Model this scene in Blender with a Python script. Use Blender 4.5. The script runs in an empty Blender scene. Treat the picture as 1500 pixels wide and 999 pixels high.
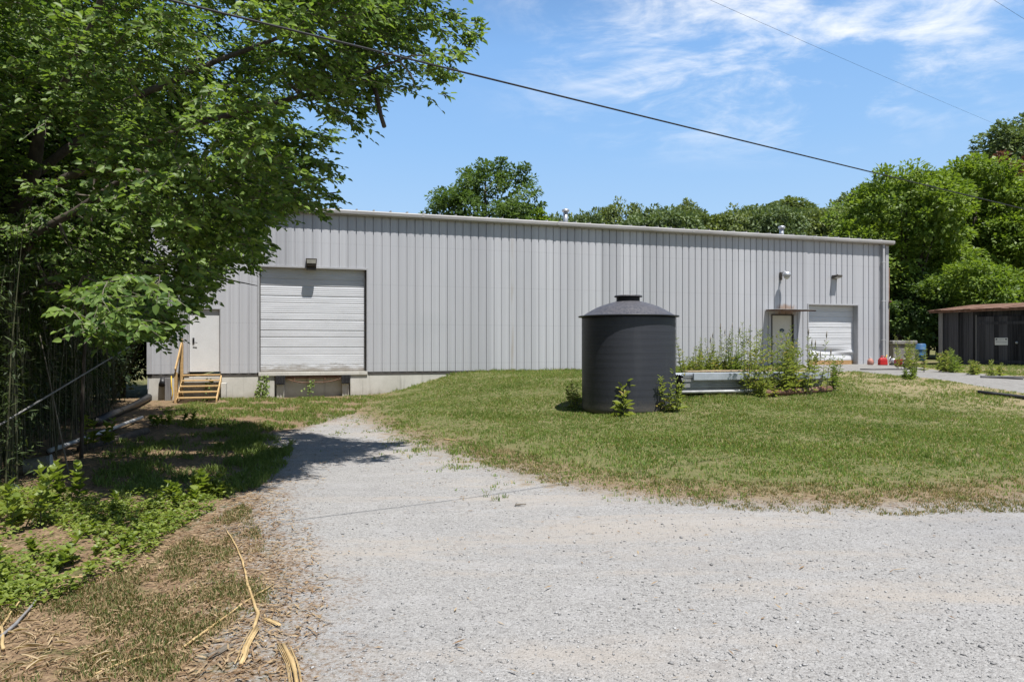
import bpy, math, numpy as np
from mathutils import Vector
R = math.radians
S = bpy.context.scene
COL = S.collection
rng = np.random.default_rng(7)

# ------------------------------------------------------------------ camera model
F, CX, HZ, CH = 1000.0, 750.0, 507.3, 1.75          # focal (px), centre x, horizon y, eye height
def at(x, y, Y): return np.array([(x-CX)/F*Y, Y, CH-(y-HZ)/F*Y])
def flat(x, y, z=0.0):
    Y = (CH-z)*F/(y-HZ); return np.array([(x-CX)/F*Y, Y])

# warehouse wall frame: origin at the left lower corner of the metal cladding
P0 = np.array([-12.15, 22.80]); TH = math.atan2(0.293, 0.956)
AV = np.array([math.cos(TH), math.sin(TH)]); NV = np.array([AV[1], -AV[0]])   # along, outward
ZB, HW, LW = 0.82, 5.85, 31.06
def wt(px):
    u = (px-CX)/F; return (u*P0[1]-P0[0])/(AV[0]-u*AV[1])
def wz(px, py):
    Y = P0[1]+AV[1]*wt(px); return CH-(py-HZ)/F*Y-ZB
def W(t, v=0): return P0+AV*t+NV*v

def inside(P, poly):
    x, y = P[:,0], P[:,1]; r = np.zeros(len(P), bool); n = len(poly)
    for i in range(n):
        x1,y1 = poly[i]; x2,y2 = poly[(i+1)%n]
        if y1 == y2: continue
        c = ((y1 > y) != (y2 > y)) & (x < (x2-x1)*(y-y1)/(y2-y1)+x1); r ^= c
    return r
def dist(P, line):
    d = np.full(len(P), 1e9)
    for a, b in zip(line[:-1], line[1:]):
        a = np.asarray(a,float); b = np.asarray(b,float); ab = b-a
        s = np.clip(((P-a)@ab)/(ab@ab), 0, 1); d = np.minimum(d, np.linalg.norm(P-(a+s[:,None]*ab), axis=1))
    return d
def ss(x, a=0., b=1.):
    x = np.clip((x-a)/(b-a), 0, 1); return x*x*(3-2*x)

LAWN_EDGE = [W(wt(548))] + [flat(*p) for p in ((515,603),(545,618),(600,636),(650,652),(740,678),(850,702),(980,718),(1120,727),(1260,729),(1400,722),(1520,716),(1800,708))] + [np.array([60,8.7])]
LAWN_POLY = LAWN_EDGE + [np.array([60,200]), W(wt(548))-NV*150]
GRAV_EDGE = [np.array([-2.3,-30]), np.array([-1.35,1.5])]+[flat(*p) for p in ((400,999),(395,900),(385,830),(365,775),(375,735),(372,690),(390,640),(460,624),(508,600),(540,606),(600,630),(650,648),(740,676),(850,704),(980,722),(1120,733),(1260,736),(1400,730),(1520,724),(1800,716))]+[np.array([60,8.5])]
GRAV_POLY = GRAV_EDGE+[np.array([60,-30])]
def sd_of(P, line, poly):
    d = dist(P, line); return np.where(inside(P, poly), d, -d)
def hz(P):
    P = np.atleast_2d(P).astype(float)
    q = P-P0; t = q@AV; v = q@NV
    d = np.maximum(sd_of(P, LAWN_EDGE, LAWN_POLY), 0)
    L = np.clip(3.8+0.75*np.maximum(v,0), 3.8, 14)
    z = 0.78*ss(d/L)+0.012*np.clip(t-17,0,20)*ss(d/L)
    z += -0.06*ss(8-t, 0, 4)*ss(6-v, 0, 3)*(d<=0)
    z += 0.03*np.sin(P[:,0]*0.9+1.3)*np.sin(P[:,1]*0.7)*ss(P[:,1],3,9)
    z += ss(P[:,1],55,150)*(8+16*ss(P[:,0],-10,90))
    return z
def hit(px, py):                                     # where the sight line meets the terrain
    lo = None
    for Y in np.arange(2.5, 120, 0.1):
        p = at(px, py, Y)
        if p[2] <= hz(p[:2])[0]: return np.array([p[0], p[1], hz(p[:2])[0]])
    return p
def gz(x, y): return float(hz(np.array([[x,y]]))[0])

# ------------------------------------------------------------------ objects
def tag(o, label=None, cat=None, group=None, kind=None):
    if label: o['label'] = label
    if cat: o['category'] = cat
    if group: o['group'] = group
    if kind: o['kind'] = kind
    return o
def thing(name, loc, label, cat, group=None, rz=0):
    o = bpy.data.objects.new(name, None); COL.objects.link(o)
    o.location = loc; o.rotation_euler = (0,0,rz); o.empty_display_size = .2
    return tag(o, label, cat, group)
def link(name, me, mat, parent=None):
    me.materials.append(mat); o = bpy.data.objects.new(name, me); COL.objects.link(o)
    if parent: o.parent = parent
    return o
def mesh_np(name, V, Fa, mat, parent=None, smooth=False):
    V = np.asarray(V, np.float32).reshape(-1,3); Fa = np.asarray(Fa, np.int32); m, k = Fa.shape
    me = bpy.data.meshes.new(name); me.vertices.add(len(V)); me.vertices.foreach_set('co', V.ravel())
    me.loops.add(m*k); me.loops.foreach_set('vertex_index', Fa.ravel())
    me.polygons.add(m); me.polygons.foreach_set('loop_start', np.arange(0,m*k,k,dtype=np.int32))
    me.polygons.foreach_set('loop_total', np.full(m,k,np.int32))
    if smooth: me.polygons.foreach_set('use_smooth', np.ones(m,bool))
    me.update(calc_edges=True); return link(name, me, mat, parent)
def copy_tree(root, loc, rz=0, sc=1.0):
    r = root.copy(); COL.objects.link(r); r.location = loc; r.rotation_euler = (0,0,rz); r.scale = (sc,sc,sc) if np.isscalar(sc) else sc
    for ch in list(root.children):
        c = ch.copy(); COL.objects.link(c); c.parent = r
    return r

class MB:
    def __init__(s): s.V = []; s.F = []; s.S = []
    def add(s, V, Fs, smooth=False):
        b = len(s.V); s.V += [tuple(map(float,v)) for v in V]
        s.F += [tuple(b+i for i in f) for f in Fs]; s.S += [smooth]*len(Fs); return s
    def box(s, x0,x1,y0,y1,z0,z1):
        V = [(x0,y0,z0),(x1,y0,z0),(x1,y1,z0),(x0,y1,z0),(x0,y0,z1),(x1,y0,z1),(x1,y1,z1),(x0,y1,z1)]
        return s.add(V, [(0,3,2,1),(4,5,6,7),(0,1,5,4),(1,2,6,5),(2,3,7,6),(3,0,4,7)])
    def hexa(s, V): return s.add(V, [(0,3,2,1),(4,5,6,7),(0,1,5,4),(1,2,6,5),(2,3,7,6),(3,0,4,7)])
    def beam(s, a, b, w, h, up=(0,0,1)):             # rectangular bar from a to b
        a = Vector(a); b = Vector(b); d = (b-a).normalized(); sx = d.cross(Vector(up)).normalized(); u = sx.cross(d)
        V = [p+sx*i*w/2+u*j*h/2 for p in (a,b) for i,j in ((-1,-1),(1,-1),(1,1),(-1,1))]
        return s.hexa([V[i] for i in range(8)])
    def tube(s, pts, rad, n=8, cap=True, squash=1.0):
        pts = [Vector(p) for p in pts]; V = []; Fs = []; m = len(pts)
        rad = [rad]*m if np.isscalar(rad) else list(rad)
        d0 = (pts[1]-pts[0]).normalized(); u = d0.orthogonal().normalized()
        for i,p in enumerate(pts):
            d = (pts[min(i+1,m-1)]-pts[max(i-1,0)]).normalized()
            u = (u-d*u.dot(d)).normalized(); w = d.cross(u)
            for k in range(n):
                a = 2*math.pi*k/n; V.append(p+(u*math.cos(a)+w*math.sin(a))*rad[i])
        for i in range(m-1):
            for k in range(n): Fs.append((i*n+k, i*n+(k+1)%n, (i+1)*n+(k+1)%n, (i+1)*n+k))
        if cap: Fs += [tuple(range(n-1,-1,-1)), tuple((m-1)*n+k for k in range(n))]
        return s.add(V, Fs, True)
    def lathe(s, prof, n=32, c=(0,0,0), smooth=True):
        V = []; Fs = []; m = len(prof)
        for r,z in prof:
            for k in range(n):
                a = 2*math.pi*k/n; V.append((c[0]+r*math.cos(a), c[1]+r*math.sin(a), c[2]+z))
        for i in range(m-1):
            for k in range(n): Fs.append((i*n+k, i*n+(k+1)%n, (i+1)*n+(k+1)%n, (i+1)*n+k))
        Fs += [tuple(range(n-1,-1,-1)), tuple((m-1)*n+k for k in range(n))]
        return s.add(V, Fs, smooth)
    def build(s, name, mat, parent=None, bevel=0):
        me = bpy.data.meshes.new(name); me.from_pydata(s.V, [], s.F)
        me.polygons.foreach_set('use_smooth', s.S); me.update()
        o = link(name, me, mat, parent)
        if bevel:
            b = o.modifiers.new('bevel','BEVEL'); b.width = bevel; b.segments = 2; b.limit_method = 'ANGLE'; b.angle_limit = R(40)
        elif any(s.S) and not all(s.S): pass
        return o

# ------------------------------------------------------------------ materials
class N:
    def __init__(s, name):
        s.m = bpy.data.materials.new(name); s.m.use_nodes = True; s.t = s.m.node_tree
        s.b = s.t.nodes['Principled BSDF']; s.out = s.t.nodes['Material Output']
    def n(s, typ, **kw):
        x = s.t.nodes.new(typ)
        for k,v in kw.items():
            if k.startswith('i_'):
                key = k[2:]; key = int(key) if key.isdigit() else key.replace('_',' ')
                if hasattr(v,'is_output') or isinstance(v, bpy.types.NodeSocket): s.t.links.new(v, x.inputs[key])
                else: x.inputs[key].default_value = v
            else: setattr(x, k, v)
        return x
    def l(s, a, b): s.t.links.new(a, b)
    def coord(s, kind='Object', scale=(1,1,1)):
        c = s.n('ShaderNodeTexCoord').outputs[kind]
        if tuple(scale) != (1,1,1):
            c = s.n('ShaderNodeMapping', i_Vector=c, i_Scale=scale).outputs[0]
        return c
    def noise(s, scale, co=None, detail=4, rough=.55, dist=0):
        x = s.n('ShaderNodeTexNoise', i_Scale=scale, i_Detail=detail, i_Roughness=rough, i_Distortion=dist)
        if co is not None: s.l(co, x.inputs['Vector'])
        return x.outputs['Fac']
    def vor(s, scale, co=None, feature='F1', out='Distance', rnd=1):
        x = s.n('ShaderNodeTexVoronoi', feature=feature, i_Scale=scale, i_Randomness=rnd)
        if co is not None: s.l(co, x.inputs['Vector'])
        return x.outputs[out]
    def ramp(s, fac, stops, interp='LINEAR'):
        x = s.n('ShaderNodeValToRGB', i_Fac=fac); e = x.color_ramp.elements; x.color_ramp.interpolation = interp
        while len(e) < len(stops): e.new(.5)
        for q,(p,c) in zip(e, stops):
            q.position = p; q.color = (*c,1) if not np.isscalar(c) else (c,c,c,1)
        return x.outputs['Color']
    def mix(s, f, a, b, mode='MIX'):
        x = s.n('ShaderNodeMix', data_type='RGBA', blend_type=mode)
        for k,v in ((0,f),(6,a),(7,b)):
            if isinstance(v, bpy.types.NodeSocket): s.l(v, x.inputs[k])
            else: x.inputs[k].default_value = v if np.isscalar(v) else (*v,1)
        return x.outputs[2]
    def math(s, op, a, b=0., c=None, clamp=False):
        x = s.n('ShaderNodeMath', operation=op, use_clamp=clamp)
        for k,v in enumerate((a,b) if c is None else (a,b,c)):
            if isinstance(v, bpy.types.NodeSocket): s.l(v, x.inputs[k])
            else: x.inputs[k].default_value = v
        return x.outputs[0]
    def step(s, x, a, b):
        return s.n('ShaderNodeMapRange', interpolation_type='SMOOTHSTEP', i_Value=x, i_1=a, i_2=b).outputs[0]
    def bump(s, h, strength=.5, d=.02, prev=None):
        x = s.n('ShaderNodeBump', i_Strength=strength, i_Distance=d, i_Height=h)
        if prev is not None: s.l(prev, x.inputs['Normal'])
        return x.outputs[0]
    def set(s, color=None, rough=None, normal=None, metal=0, spec=.5):
        for k,v in (('Base Color',color),('Roughness',rough),('Normal',normal),('Metallic',metal),('Specular IOR Level',spec)):
            if v is None: continue
            if isinstance(v, bpy.types.NodeSocket): s.l(v, s.b.inputs[k])
            else: s.b.inputs[k].default_value = v if np.isscalar(v) else (*v,1)
        return s.m

def simple(name, c1, c2, scale=6, rough=.6, metal=0, bump=.15, bscale=60, spec=.4, stretch=(1,1,1)):
    m = N(name); co = m.coord('Object', stretch)
    f = m.noise(scale, co, 6, .6)
    col = m.ramp(f, [(.3,c1),(.7,c2)])
    f2 = m.noise(bscale, co, 3)
    col = m.mix(.25, col, m.ramp(f2,[(.3,.35),(.7,1.0)]), 'MULTIPLY')
    return m.set(col, rough, m.bump(f2, bump, .01), metal, spec)

def leaf_mat(name, dark, light, trans=.3, rough=.45, patch=.6, tint=None, spec=.35):
    m = N(name)
    rnd = m.n('ShaderNodeNewGeometry').outputs['Random Per Island']
    co = m.coord('Object'); f = m.noise(patch, co, 2)
    k = m.math('ADD', m.math('MULTIPLY', rnd, .75), m.math('MULTIPLY', m.math('SUBTRACT', f, .5), .9), clamp=True)
    col = m.mix(k, dark, light)
    if tint:
        k2 = m.math('GREATER_THAN', m.math('FRACT', m.math('MULTIPLY', rnd, 37.3)), tint[1])
        col = m.mix(k2, col, tint[0])
    m.set(col, rough, None, 0, spec)
    tr = m.n('ShaderNodeBsdfTranslucent', i_Color=m.mix(1., col, (1.25,1.3,.55), 'MULTIPLY'))
    mx = m.n('ShaderNodeMixShader', i_0=trans); m.l(m.b.outputs[0], mx.inputs[1]); m.l(tr.outputs[0], mx.inputs[2])
    m.l(mx.outputs[0], m.out.inputs['Surface']); return m.m

def ground_material():
    m = N('ground_mix'); co = m.coord('Object')
    at_ = lambda n: m.n('ShaderNodeAttribute', attribute_name=n).outputs['Fac']
    sl, sg, sc = at_('sd_lawn'), at_('sd_gravel'), at_('sd_concrete')
    n1 = m.noise(.9, co, 5, .65); n2 = m.noise(5, co, 5, .65); n3 = m.noise(30, co, 4, .7); n4 = m.noise(160, co, 2)
    jit = m.math('ADD', m.math('MULTIPLY', m.math('SUBTRACT', n1, .5), 1.6), m.math('MULTIPLY', m.math('SUBTRACT', n2, .5), 1.5))
    jit = m.math('ADD', jit, m.math('MULTIPLY', m.math('SUBTRACT', n3, .5), .7))
    # gravel: crushed limestone
    v1 = m.n('ShaderNodeTexVoronoi', i_Scale=68.); m.l(co, v1.inputs['Vector'])
    v2 = m.n('ShaderNodeTexVoronoi', i_Scale=170.); m.l(co, v2.inputs['Vector'])
    g = m.ramp(m.n('ShaderNodeSeparateColor', i_0=v1.outputs['Color']).outputs[0], [(0,(.170,.162,.154)),(.45,(.272,.263,.25)),(1,(.362,.353,.338))])
    g2 = m.ramp(m.n('ShaderNodeSeparateColor', i_0=v2.outputs['Color']).outputs[0], [(0,(.20,.192,.181)),(.5,(.28,.271,.257)),(1,(.352,.342,.327))])
    g = m.mix(m.step(n3,.42,.6), g, g2)
    dust = m.step(m.math('ADD', m.noise(.8, m.coord('Object',(.32,1.5,1)), 5, .62, .5), m.math('MULTIPLY', m.math('SUBTRACT', n2, .5), .25)), .48, .66)
    g = m.mix(m.math('MULTIPLY', dust, .72), g, (.335,.30,.26))
    g = m.mix(m.math('MULTIPLY', m.step(n2,.54,.72), .45), g, (.19,.183,.178)); g = m.mix(m.math('MULTIPLY', m.step(m.noise(2.2, m.coord('Object',(.5,1.3,1)), 5, .7),.5,.7), .35), g, (.36,.352,.345))
    # lawn soil under the blades
    gr = m.ramp(m.math('ADD',m.math('MULTIPLY',n2,.5),m.math('MULTIPLY',n3,.5)), [(.3,(.085,.095,.035)),(.5,(.15,.155,.058)),(.66,(.24,.20,.105)),(.8,(.30,.25,.15))])
    gr = m.mix(m.math('MULTIPLY',m.step(n1,.5,.7),.55), gr, (.24,.195,.11)); tn = m.math('MULTIPLY', m.step(m.math('ADD', sc, jit), -4.8, -1.2), .85); gr = m.mix(tn, gr, m.ramp(n3,[(.3,(.24,.185,.10)),(.7,(.40,.33,.20))])); gr = m.mix(.5, gr, m.ramp(n3,[(.3,.25),(.7,1.)]), 'MULTIPLY')
    # dirt with litter
    di = m.ramp(n3, [(.25,(.075,.048,.03)),(.45,(.17,.115,.07)),(.6,(.25,.175,.105)),(.78,(.42,.33,.21))])
    di = m.mix(m.step(n2,.5,.66), di, m.ramp(n3,[(.3,(.06,.06,.025)),(.7,(.14,.13,.05))]))
    # old concrete
    cc = m.ramp(n2, [(.3,(.215,.205,.19)),(.7,(.29,.28,.262))]); cc = m.mix(.4, cc, m.ramp(n4,[(.3,.5),(.7,1.)]), 'MULTIPLY')
    ml = m.step(m.math('ADD', m.math('ADD', sl, jit), m.math('MULTIPLY', m.math('SUBTRACT', n3, .5), 3.0)), -.5, .9); mg = m.step(m.math('ADD', m.math('ADD', sg, jit), m.math('MULTIPLY', m.math('SUBTRACT', n3, .5), 2.2)), -.4, .6)
    mc = m.step(m.math('ADD', sc, m.math('MULTIPLY', jit, .22)), -.06, .06)
    big = m.noise(.28, m.coord('Object',(1,1.8,1)), 5, .6, .5)
    g = m.mix(m.math('MULTIPLY', m.step(big,.5,.72), .35), g, (.20,.20,.205)); 
    col = m.mix(mg, di, g); col = m.mix(ml, col, gr)
    sj = m.math('ADD', sl, jit); fr = m.math('MULTIPLY', m.step(sj,-.9,.0), m.step(sj,1.0,.25))
    col = m.mix(m.math('MULTIPLY', fr, m.math('MULTIPLY', m.step(m.math('ADD', n2, m.math('MULTIPLY', n3, .6)),.62,.95), .85)), col, m.ramp(n3,[(.3,(.12,.085,.05)),(.7,(.30,.23,.14))])); col = m.mix(mc, col, cc)
    h = m.math('ADD', m.math('MULTIPLY', v1.outputs['Distance'], -.6), m.math('MULTIPLY', n3, .8))
    nb = m.bump(h, .7, .014); nb = m.bump(v2.outputs['Distance'], .4, .006, nb)
    return m.set(col, .95, nb, 0, .15)

def wall_material():
    m = N('wall_metal'); co = m.coord('Object')
    streak = m.noise(1.0, m.coord('Object',(3.3,1,.12)), 4, .6); blotch = m.noise(.35, co, 3)
    rnd = m.n('ShaderNodeSeparateXYZ', i_0=co)
    pan = m.math('FLOOR', m.math('DIVIDE', rnd.outputs[0], .9144)); wn = m.n('ShaderNodeTexWhiteNoise', noise_dimensions='1D'); m.l(pan, wn.inputs['W'])
    col = m.ramp(streak, [(.3,(.385,.388,.405)),(.7,(.43,.434,.452))])
    col = m.mix(.20, col, wn.outputs['Value'], 'SOFT_LIGHT')
    col = m.mix(m.math('MULTIPLY', m.step(blotch,.5,.75), .35), col, (.355,.37,.385))
    # fastener rows
    zz = m.math('FRACT', m.math('DIVIDE', m.math('SUBTRACT', rnd.outputs[2], .28), 1.44))
    row = m.math('LESS_THAN', zz, .012); xx = m.math('FRACT', m.math('DIVIDE', rnd.outputs[0], .1016))
    dot = m.math('MULTIPLY', row, m.math('LESS_THAN', xx, .14)); col = m.mix(m.math('MULTIPLY',dot,.6), col, (.2,.2,.21))
    seam = m.math('LESS_THAN', m.math('ABSOLUTE', m.math('SUBTRACT', zz, .02)), .012)
    col = m.mix(m.math('MULTIPLY',seam,.10), col, (.25,.25,.27))
    sx_ = m.math('ABSOLUTE', m.math('SUBTRACT', rnd.outputs[0], wt(750.5))); col = m.mix(m.math('MULTIPLY', m.step(sx_,.10,.0), m.math('MULTIPLY', m.step(m.noise(1.5,m.coord('Object',(4,1,.5)),3),.3,.7), .55)), col, (.26,.21,.15))
    run = m.step(m.noise(1., m.coord('Object',(7,1,.10)), 3, .6), .62, .78); col = m.mix(m.math('MULTIPLY', run, .22), col, (.24,.225,.20))
    # grime rising from the base and a rust run above the canopy
    low = m.step(m.math('ADD', rnd.outputs[2], m.math('MULTIPLY', streak, .5)), .45, .1)
    col = m.mix(m.math('MULTIPLY', low, .35), col, (.3,.29,.27))
    tx = m.math('SUBTRACT', rnd.outputs[0], RUST[0]); tz = m.math('SUBTRACT', rnd.outputs[2], RUST[1])
    rr = m.math('SUBTRACT', 1., m.math('ABSOLUTE', m.math('DIVIDE', tx, .72)), clamp=True)
    rz_ = m.math('MULTIPLY', m.step(tz, .42, 0.), m.math('GREATER_THAN', tz, -.3))
    n = m.noise(6, m.coord('Object',(2,1,.5)), 4)
    rust = m.step(m.math('ADD', m.math('MULTIPLY', m.math('MULTIPLY', m.math('POWER', rr, .5), rz_), 1.1), m.math('SUBTRACT', n, .5)), .35, .95)
    col = m.mix(m.math('MULTIPLY', rust, .7), col, (.23,.125,.06))
    return m.set(col, .5, m.bump(m.noise(2.2, m.coord('Object',(1,1,.3)), 2), .12, .02), 0, .4)

def door_material(name, base, stain, grime=(.17,.14,.10)):
    m = N(name); co = m.coord('Object'); x = m.n('ShaderNodeSeparateXYZ', i_0=co)
    n = m.noise(1.2, m.coord('Object',(1,1,5)), 5, .65); n2 = m.noise(4, m.coord('Object',(.5,1,2)), 4, .7)
    col = m.ramp(n, [(.3,tuple(.86*c for c in base)),(.7,base)])
    col = m.mix(m.math('MULTIPLY', m.step(n2,.58,.75), .3), col, (.36,.34,.30))
    low = m.step(m.math('ADD', x.outputs[2], m.math('MULTIPLY', m.math('SUBTRACT', n2,.5), .8)), stain, 0.)
    col = m.mix(m.math('MULTIPLY', low, .8), col, grime)
    return m.set(col, .42, m.bump(n2, .02, .01), 0, .4)

def concrete_material():
    m = N('foundation_concrete'); co = m.coord('Object'); x = m.n('ShaderNodeSeparateXYZ', i_0=co)
    n = m.noise(1.1, co, 6, .65); n2 = m.noise(40, co, 4); st = m.noise(2.5, m.coord('Object',(2.5,1,.15)), 4, .6)
    col = m.ramp(n, [(.3,(.46,.44,.39)),(.7,(.60,.58,.53))])
    col = m.mix(.3, col, m.ramp(n2,[(.3,.5),(.7,1.)]), 'MULTIPLY')
    col = m.mix(m.math('MULTIPLY', m.step(st,.55,.7), .45), col, (.22,.205,.18))
    low = m.step(m.math('ADD', x.outputs[2], m.math('MULTIPLY', n, .5)), -.35, -.65)
    col = m.mix(m.math('MULTIPLY', low, .5), col, (.24,.21,.16))
    return m.set(col, .9, m.bump(n2, .3, .01), 0, .2)

def tank_material():
    m = N('black_plastic'); co = m.coord('Object'); x = m.n('ShaderNodeSeparateXYZ', i_0=co)
    rings = m.noise(1., m.coord('Object',(.8,.8,70)), 4, .7); n = m.noise(30, co, 5, .7); st = m.noise(2., m.coord('Object',(1.5,1.5,.2)), 4)
    col = m.ramp(rings, [(.3,(.022,.024,.031)),(.7,(.036,.038,.048))])
    col = m.mix(m.math('MULTIPLY', m.step(st,.55,.75), .25), col, (.06,.062,.07))
    dust = m.math('MULTIPLY', m.step(x.outputs[2], 2.19, 2.24), m.step(n,.36,.66)); col = m.mix(m.math('MULTIPLY', dust, .8), col, (.135,.125,.128))
    sc_ = m.math('MULTIPLY', m.step(m.noise(9,m.coord('Object',(1,1,3)),5,.8),.68,.74), .35); col = m.mix(sc_, col, (.14,.145,.155))
    spl = m.math('MULTIPLY', m.step(m.math('ADD', x.outputs[2], m.math('MULTIPLY', m.math('SUBTRACT', n, .5), .5)), .35, .02), .5); col = m.mix(spl, col, (.13,.11,.085))
    return m.set(col, m.ramp(n,[(.3,.45),(.7,.62)]), m.bump(rings, .22, .01), 0, .45)

def plank_material(name, dark, light, sx=(9,9,.5)):
    m = N(name); rnd = m.n('ShaderNodeNewGeometry').outputs['Random Per Island']
    g = m.noise(2., m.coord('Object',sx), 6, .7)
    k = m.math('ADD', m.math('MULTIPLY', g, .8), m.math('MULTIPLY', m.math('SUBTRACT', rnd, .5), .38), clamp=True)
    col = m.ramp(k, [(.2,dark),(.75,light)])
    return m.set(col, .85, m.bump(g, .4, .01), 0, .2)

def rusty(name):
    m = N(name); n = m.noise(3, m.coord('Object'), 6, .7)
    return m.set(m.ramp(n,[(.3,(.075,.042,.03)),(.5,(.16,.085,.055)),(.7,(.24,.17,.135))]), .8, m.bump(n,.2,.01), .1, .3)

RUST = (wt(1151), wz(1151, 452))
M_wall = wall_material()
M_trim = simple('pale_trim_metal', (.36,.36,.37), (.43,.43,.44), 3, .5, bump=.05)
M_gutter = simple('gutter_metal', (.27,.26,.25), (.40,.39,.375), 2.2, .5, bump=.06, stretch=(.4,3,3))
M_dark = simple('dark_trim', (.055,.05,.045), (.10,.09,.08), 4, .8)
M_conc = concrete_material()
M_roll = door_material('rolling_door_paint', (.585,.595,.615), .35)
M_roll2 = door_material('dented_door_paint', (.60,.605,.615), .12)
M_man = simple('painted_steel_door', (.60,.60,.595), (.66,.66,.655), 2, .45, bump=.04)
M_cream = simple('cream_door_paint', (.55,.53,.46), (.62,.60,.53), 2, .5, bump=.04)
M_black = simple('black_rubber', (.012,.012,.014), (.035,.034,.035), 9, .8, bump=.3)
M_bronze = simple('bronze_housing', (.05,.042,.035), (.09,.075,.06), 6, .5)
M_alu = simple('galvanised_metal', (.42,.43,.45), (.62,.63,.65), 7, .38, metal=.6, bump=.05)
M_sheet = simple('galvanised_sheet', (.36,.385,.42), (.52,.55,.59), 2.5, .42, metal=.35, bump=.05)
M_sheet2 = simple('weathered_sheet', (.24,.24,.225), (.44,.44,.43), 3, .6, metal=.3, bump=.1)
M_white = simple('white_plastic', (.60,.60,.58), (.72,.72,.70), 5, .4, bump=.03)
M_pine = plank_material('new_pine', (.36,.23,.10), (.60,.43,.22), (6,6,6))
M_ply = simple('stained_plywood', (.36,.20,.08), (.50,.33,.17), 4, .8)
M_shedwood = plank_material('black_weathered_planks', (.010,.010,.012), (.105,.103,.112), (16,16,.3))
M_greywood = plank_material('grey_weathered_board', (.14,.135,.135), (.30,.29,.28))
M_board = plank_material('tan_board', (.30,.22,.14), (.52,.42,.30))
M_rust = rusty('rusted_iron')
M_tank = tank_material()
M_bark = simple('bark', (.035,.028,.022), (.11,.09,.07), 8, .95, bump=.8, bscale=30, stretch=(1,1,.3))
M_twig = simple('grey_twig', (.10,.085,.065), (.22,.19,.15), 10, .9)
M_cane = simple('green_cane', (.035,.04,.018), (.10,.10,.05), 3, .6, stretch=(1,1,.6))
M_straw = simple('dry_cane', (.36,.24,.10), (.58,.43,.22), 5, .7, stretch=(1,1,.4))
M_pipe = simple('black_pipe_plastic', (.012,.012,.013), (.03,.03,.032), 8, .45)
M_pvc = simple('dirty_white_pvc', (.34,.34,.33), (.60,.60,.58), 5, .45)
M_red = simple('red_plastic', (.42,.012,.014), (.52,.025,.022), 5, .4, bump=.03)
M_pink = simple('faded_pink_plastic', (.40,.17,.13), (.52,.27,.21), 5, .5)
M_grey = simple('grey_plastic', (.25,.26,.27), (.42,.43,.44), 6, .5)
M_blue = simple('blue_plastic', (.03,.10,.22), (.06,.16,.32), 5, .5)
M_stone = simple('grey_stone', (.17,.165,.16), (.34,.33,.31), 5, .9, bump=.5)
M_wire = simple('cable_black', (.012,.012,.013), (.02,.02,.02), 5, .6)
M_glass = simple('lamp_lens', (.40,.39,.34), (.52,.50,.44), 5, .2, bump=.02, spec=.6)
M_yellow = simple('yellow_plastic', (.62,.38,.02), (.70,.45,.04), 5, .5)

L_near = leaf_mat('elm_leaf', (.066,.125,.03), (.25,.345,.078), .42, .46, .6, None, .28)
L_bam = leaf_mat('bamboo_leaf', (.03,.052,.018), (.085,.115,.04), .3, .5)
L_bright = leaf_mat('bright_leaf', (.10,.165,.026), (.26,.34,.06), .42, .5, .35)
L_mid = leaf_mat('maple_leaf', (.065,.115,.032), (.15,.22,.06), .35, .5, .4)
L_far = leaf_mat('woodland_leaf', (.10,.15,.07), (.20,.25,.105), .25, .6, .15)
L_far2 = leaf_mat('woodland_leaf_pale', (.13,.175,.065), (.24,.28,.105), .25, .6, .15)
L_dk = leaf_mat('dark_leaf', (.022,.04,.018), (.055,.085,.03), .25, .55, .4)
L_red = leaf_mat('copper_leaf', (.10,.04,.035), (.20,.09,.07), .25, .6, .5)
L_weed = leaf_mat('weed_leaf', (.12,.18,.04), (.28,.35,.10), .35, .55, 1.5)
L_weed2 = leaf_mat('pale_weed_leaf', (.17,.21,.06), (.34,.38,.13), .4, .6, 1.5, ((.36,.29,.15),.9))
L_vine = leaf_mat('vine_leaf', (.12,.175,.03), (.31,.36,.085), .42, .45, 1.5)
L_grass = leaf_mat('grass_blade', (.105,.18,.038), (.27,.345,.095), .38, .6, .7, ((.43,.35,.19), .80), .2)
L_dry = leaf_mat('dry_litter', (.17,.10,.055), (.46,.35,.21), .15, .8, 1.5, None, .15)

def stone_mat():
    m = N('limestone_chip'); rnd = m.n('ShaderNodeNewGeometry').outputs['Random Per Island']
    return m.set(m.ramp(rnd,[(0,(.17,.165,.16)),(.3,(.25,.244,.236)),(.75,(.32,.313,.305)),(1,(.43,.425,.415))]), .9, None, 0, .2)
M_chip = stone_mat()

# ------------------------------------------------------------------ foliage helpers
def unit(v): return v/np.maximum(np.linalg.norm(v,axis=-1,keepdims=True),1e-9)
def rdir(n): return unit(rng.normal(size=(n,3)))
def leaves6(P, D, Nn, L, Wd, fold=.12, droop=.12):
    Nn = unit(Nn-D*np.sum(Nn*D,1,keepdims=True)); Sd = np.cross(D,Nn); L = L[:,None]; Wd = Wd[:,None]
    V = np.stack([P, P+D*L*.3+Sd*Wd*.5+Nn*Wd*fold*2, P+D*L*.68+Sd*Wd*.40+Nn*Wd*fold, P+D*L-Nn*L*droop,
                  P+D*L*.68-Sd*Wd*.40+Nn*Wd*fold, P+D*L*.3-Sd*Wd*.5+Nn*Wd*fold*2], 1)
    n = len(P); b = np.arange(n)[:,None]*6
    Fa = np.concatenate([b+np.array([[0,1,2,3]]), b+np.array([[0,3,4,5]])],1).reshape(-1,4)
    return V.reshape(-1,3), Fa
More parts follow.
